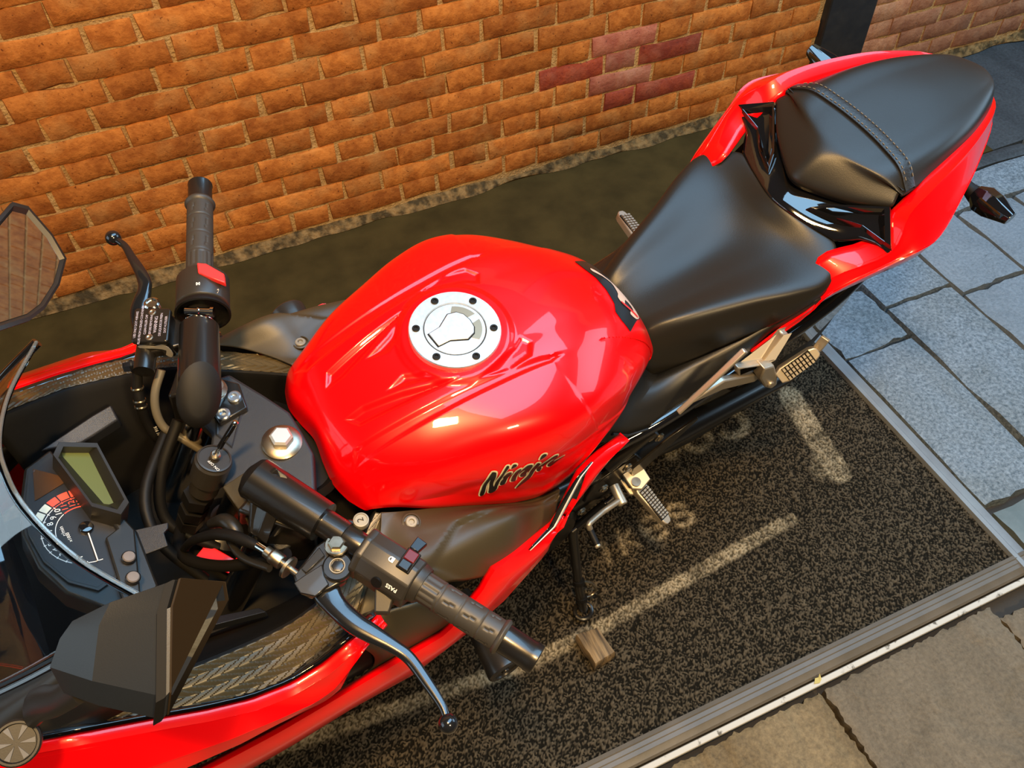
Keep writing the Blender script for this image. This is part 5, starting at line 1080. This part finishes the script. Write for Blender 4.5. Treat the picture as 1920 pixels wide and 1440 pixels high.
# side stand
sp = tube('side_stand', [(.566, .135, .275), (.578, .158, .242), (.596, .235, .128), (.5955, .268, .066)], [.015, .0105, .0095, .0095], BLKMET, bike, 14)
tube('stand_foot', [(.596+.019*math.cos(a), .270+.017*math.sin(a), .060) for a in np.linspace(0, 2*math.pi, 20)], .0045, BLKMET, sp, 8)
tube('stand_loop', [(.594, .225, .140), (.566, .238, .118), (.556, .252, .096), (.568, .255, .085), (.592, .252, .092)], .0028, STEEL, sp, 8, 5)
for t in ((.5935, .228, .142), (.595, .252, .096)): lathe('stand_collar', [(.0095, -.005), (.0125, -.004), (.0125, .004), (.0095, .005)], t, (.02, .077, -.114), DARK, sp, 16)
# wheels
def wheel(name, x, r, w_, parent):
    prof = [(r*(1-.0)-.030*(1-math.cos(a*.9)), w_/2*math.sin(a)) for a in np.linspace(-1.45, 1.45, 15)]
    t = lathe(name, [(r-.105, -w_*.42), (r-.06, -w_*.5)]+prof+[(r-.06, w_*.5), (r-.105, w_*.42)], (x, 0, r), (0, 1, 0), TYRE, parent, 64, 40)
    rim_ = lathe('wheel_rim', [(r-.105, -w_*.42), (r-.100, -w_*.46), (r-.125, -w_*.40), (r-.135, 0), (r-.125, w_*.40), (r-.100, w_*.46), (r-.105, w_*.42)], (x, 0, r), (0, 1, 0), BLKMET, t, 56)
    lathe('hub', [(.03, -.09), (.045, -.06), (.045, .06), (.03, .09)], (x, 0, r), (0, 1, 0), BLKMET, t, 24)
    for k in range(5):
        a = 2*math.pi*k/5+.3; c_, s_ = math.cos(a), math.sin(a)
        for b_ in (-.10, .10):
            tube('spoke', [(x+.04*c_, 0, r+.04*s_), (x+(r-.125)*math.cos(a+b_), 0, r+(r-.125)*math.sin(a+b_))], [.016, .011], BLKMET, t, 8)
    lathe('brake_disc', [(.075, -.0025), (.125, -.0025), (.125, .0025), (.075, .0025)], (x, .07, r), (0, 1, 0), STEEL, t, 48)
    return t
wheel('rear_wheel', .075, .310, .130, bike); wheel('front_wheel', 1.405, .295, .110, bike)
FE = [[(1.405+.318*math.cos(a), y, .295+(.318-.10*(abs(y)/.07)**3*.4)*math.sin(a)) for y in np.linspace(-.066, .066, 9)] for a in np.radians(np.linspace(20, 165, 16))]
surf('front_fender', None, RED, bike, G=np.array(FE), solid=.003)
# rear hugger / number-plate carrier
rf = loops('rear_fender', [[(.19, y, z) for y, z in ((-.10, .60), (.10, .60), (.11, .47), (-.11, .47))], [(.05, y, z) for y, z in ((-.115, .66), (.115, .66), (.112, .405), (-.112, .405))], [(-.045, y, z) for y, z in ((-.115, .63), (.112, .60), (.112, .42), (-.115, .42))], [(-.085, y, z) for y, z in ((-.11, .60), (.114, .545), (.112, .50), (-.11, .50))]], GLOSS, bike, angle=20, bevel=.003)
tube('exhaust_silencer', [(.45, -.14, .30), (.25, -.19, .36), (.05, -.20, .42), (-.12, -.20, .46)], [.025, .045, .055, .05], BLKMET, bike, 20, 4)
# ---------------------------------------------------------------- loose things
key = bpy.data.objects.new('ignition_key', None); COL.objects.link(key)
def b2w(p): return BO+BF*p[0]+BL*p[1]+BU*p[2]
K0, K1 = np.array((1.1205, -.0005, .8815)), np.array((1.0850, -.0020, .9260))
key.location = b2w(K0)
def kp(p): return b2w(p)-b2w(K0)
kd = (K1-K0)/np.linalg.norm(K1-K0)
tag(key, 'black folding key standing in the ignition lock of the motorcycle', 'key')
def krod(nm, a, b, w_, th, m):
    a, b = K0+kd*a, K0+kd*b; y_ = np.array((.15, 1., 0)); y_ = y_-kd*(y_@kd); y_ /= np.linalg.norm(y_); n = np.cross(kd, y_)
    v, f = box_vf((a+b)/2, (np.linalg.norm(b-a), w_, th), kd, y_, n); v = [kp(p) for p in v]
    return mesh(nm, v, f, m, key, 35, True, 0, .0012)
krod('key_blade', -.002, .014, .0045, .002, STEEL); krod('key_head', .012, .056, .0060, .0055, GLOSS); krod('key_badge', .026, .036, .0064, .0040, STEEL)
v, f = lathe_vf([(.0030, 0), (.0034, .001), (.0034, .004), (.0022, .005), (0, .005)], K0+kd*.0555, kd, 14); mesh('key_button', [kp(p) for p in v], f, CHROME, key)
WOOD = mat('weathered_wood', (.22, .15, .075), .75); nt, b = node(WOOD)
tc = nt.nodes.new('ShaderNodeTexCoord'); mp = nt.nodes.new('ShaderNodeMapping'); mp.inputs['Scale'].default_value = (90, 9, 30)
n1 = nt.nodes.new('ShaderNodeTexNoise'); n1.inputs['Scale'].default_value = 1.; n1.inputs['Detail'].default_value = 6
r = nt.nodes.new('ShaderNodeValToRGB'); e = r.color_ramp.elements; e[0].position = .36; e[1].position = .66; e[0].color = (.045, .030, .015, 1); e[1].color = (.34, .23, .11, 1)
nt.links.new(tc.outputs['Object'], mp.inputs[0]); nt.links.new(mp.outputs[0], n1.inputs['Vector']); nt.links.new(n1.outputs['Fac'], r.inputs[0]); nt.links.new(r.outputs[0], b.inputs['Base Color'])
bp = nt.nodes.new('ShaderNodeBump'); bp.inputs['Strength'].default_value = 1; bp.inputs['Distance'].default_value = .004; nt.links.new(n1.outputs['Fac'], bp.inputs['Height']); nt.links.new(bp.outputs[0], b.inputs['Normal'])
WP = np.array([(.391, .613), (.439, .608), (.446, .546), (.3985, .541)]); wc = WP.mean(0)
rr2 = np.random.default_rng(5); Ls = []
per = []
for i in range(4):
    a, b_ = WP[i]-wc, WP[(i+1) % 4]-wc
    for t in np.linspace(0, 1, 6, endpoint=False): per.append(a+(b_-a)*t+rr2.normal(0, .0007, 2))
per = np.array(per)
for z, k in ((.010, 1.0), (.012, 1.02), (.040, 1.01), (.0435, .97), (.0445, .90)): Ls.append([(p[0]*k, p[1]*k, z-.010+rr2.normal(0, .0004)) for p in per])
blk = loops('wooden_block', Ls, WOOD, None, angle=40); blk.location = (wc[0], wc[1], .010)
tag(blk, 'small offcut of weathered wood lying under the foot of the side stand', 'block')
LEAF = mat('yellow_leaf_scrap', (.45, .38, .12), .7)
lf = slab('leaf_scrap', [(-.010, -.004, 0), (-.003, .004, .002), (.005, .003, .001), (.011, .008, .004), (.008, -.003, .002), (.001, -.007, 0)], (0, 0, .0012), LEAF); lf.location = (.800, .338, .0095)
tag(lf, 'tiny yellow leaf scrap caught on the white strip beside the mat', 'leaf')
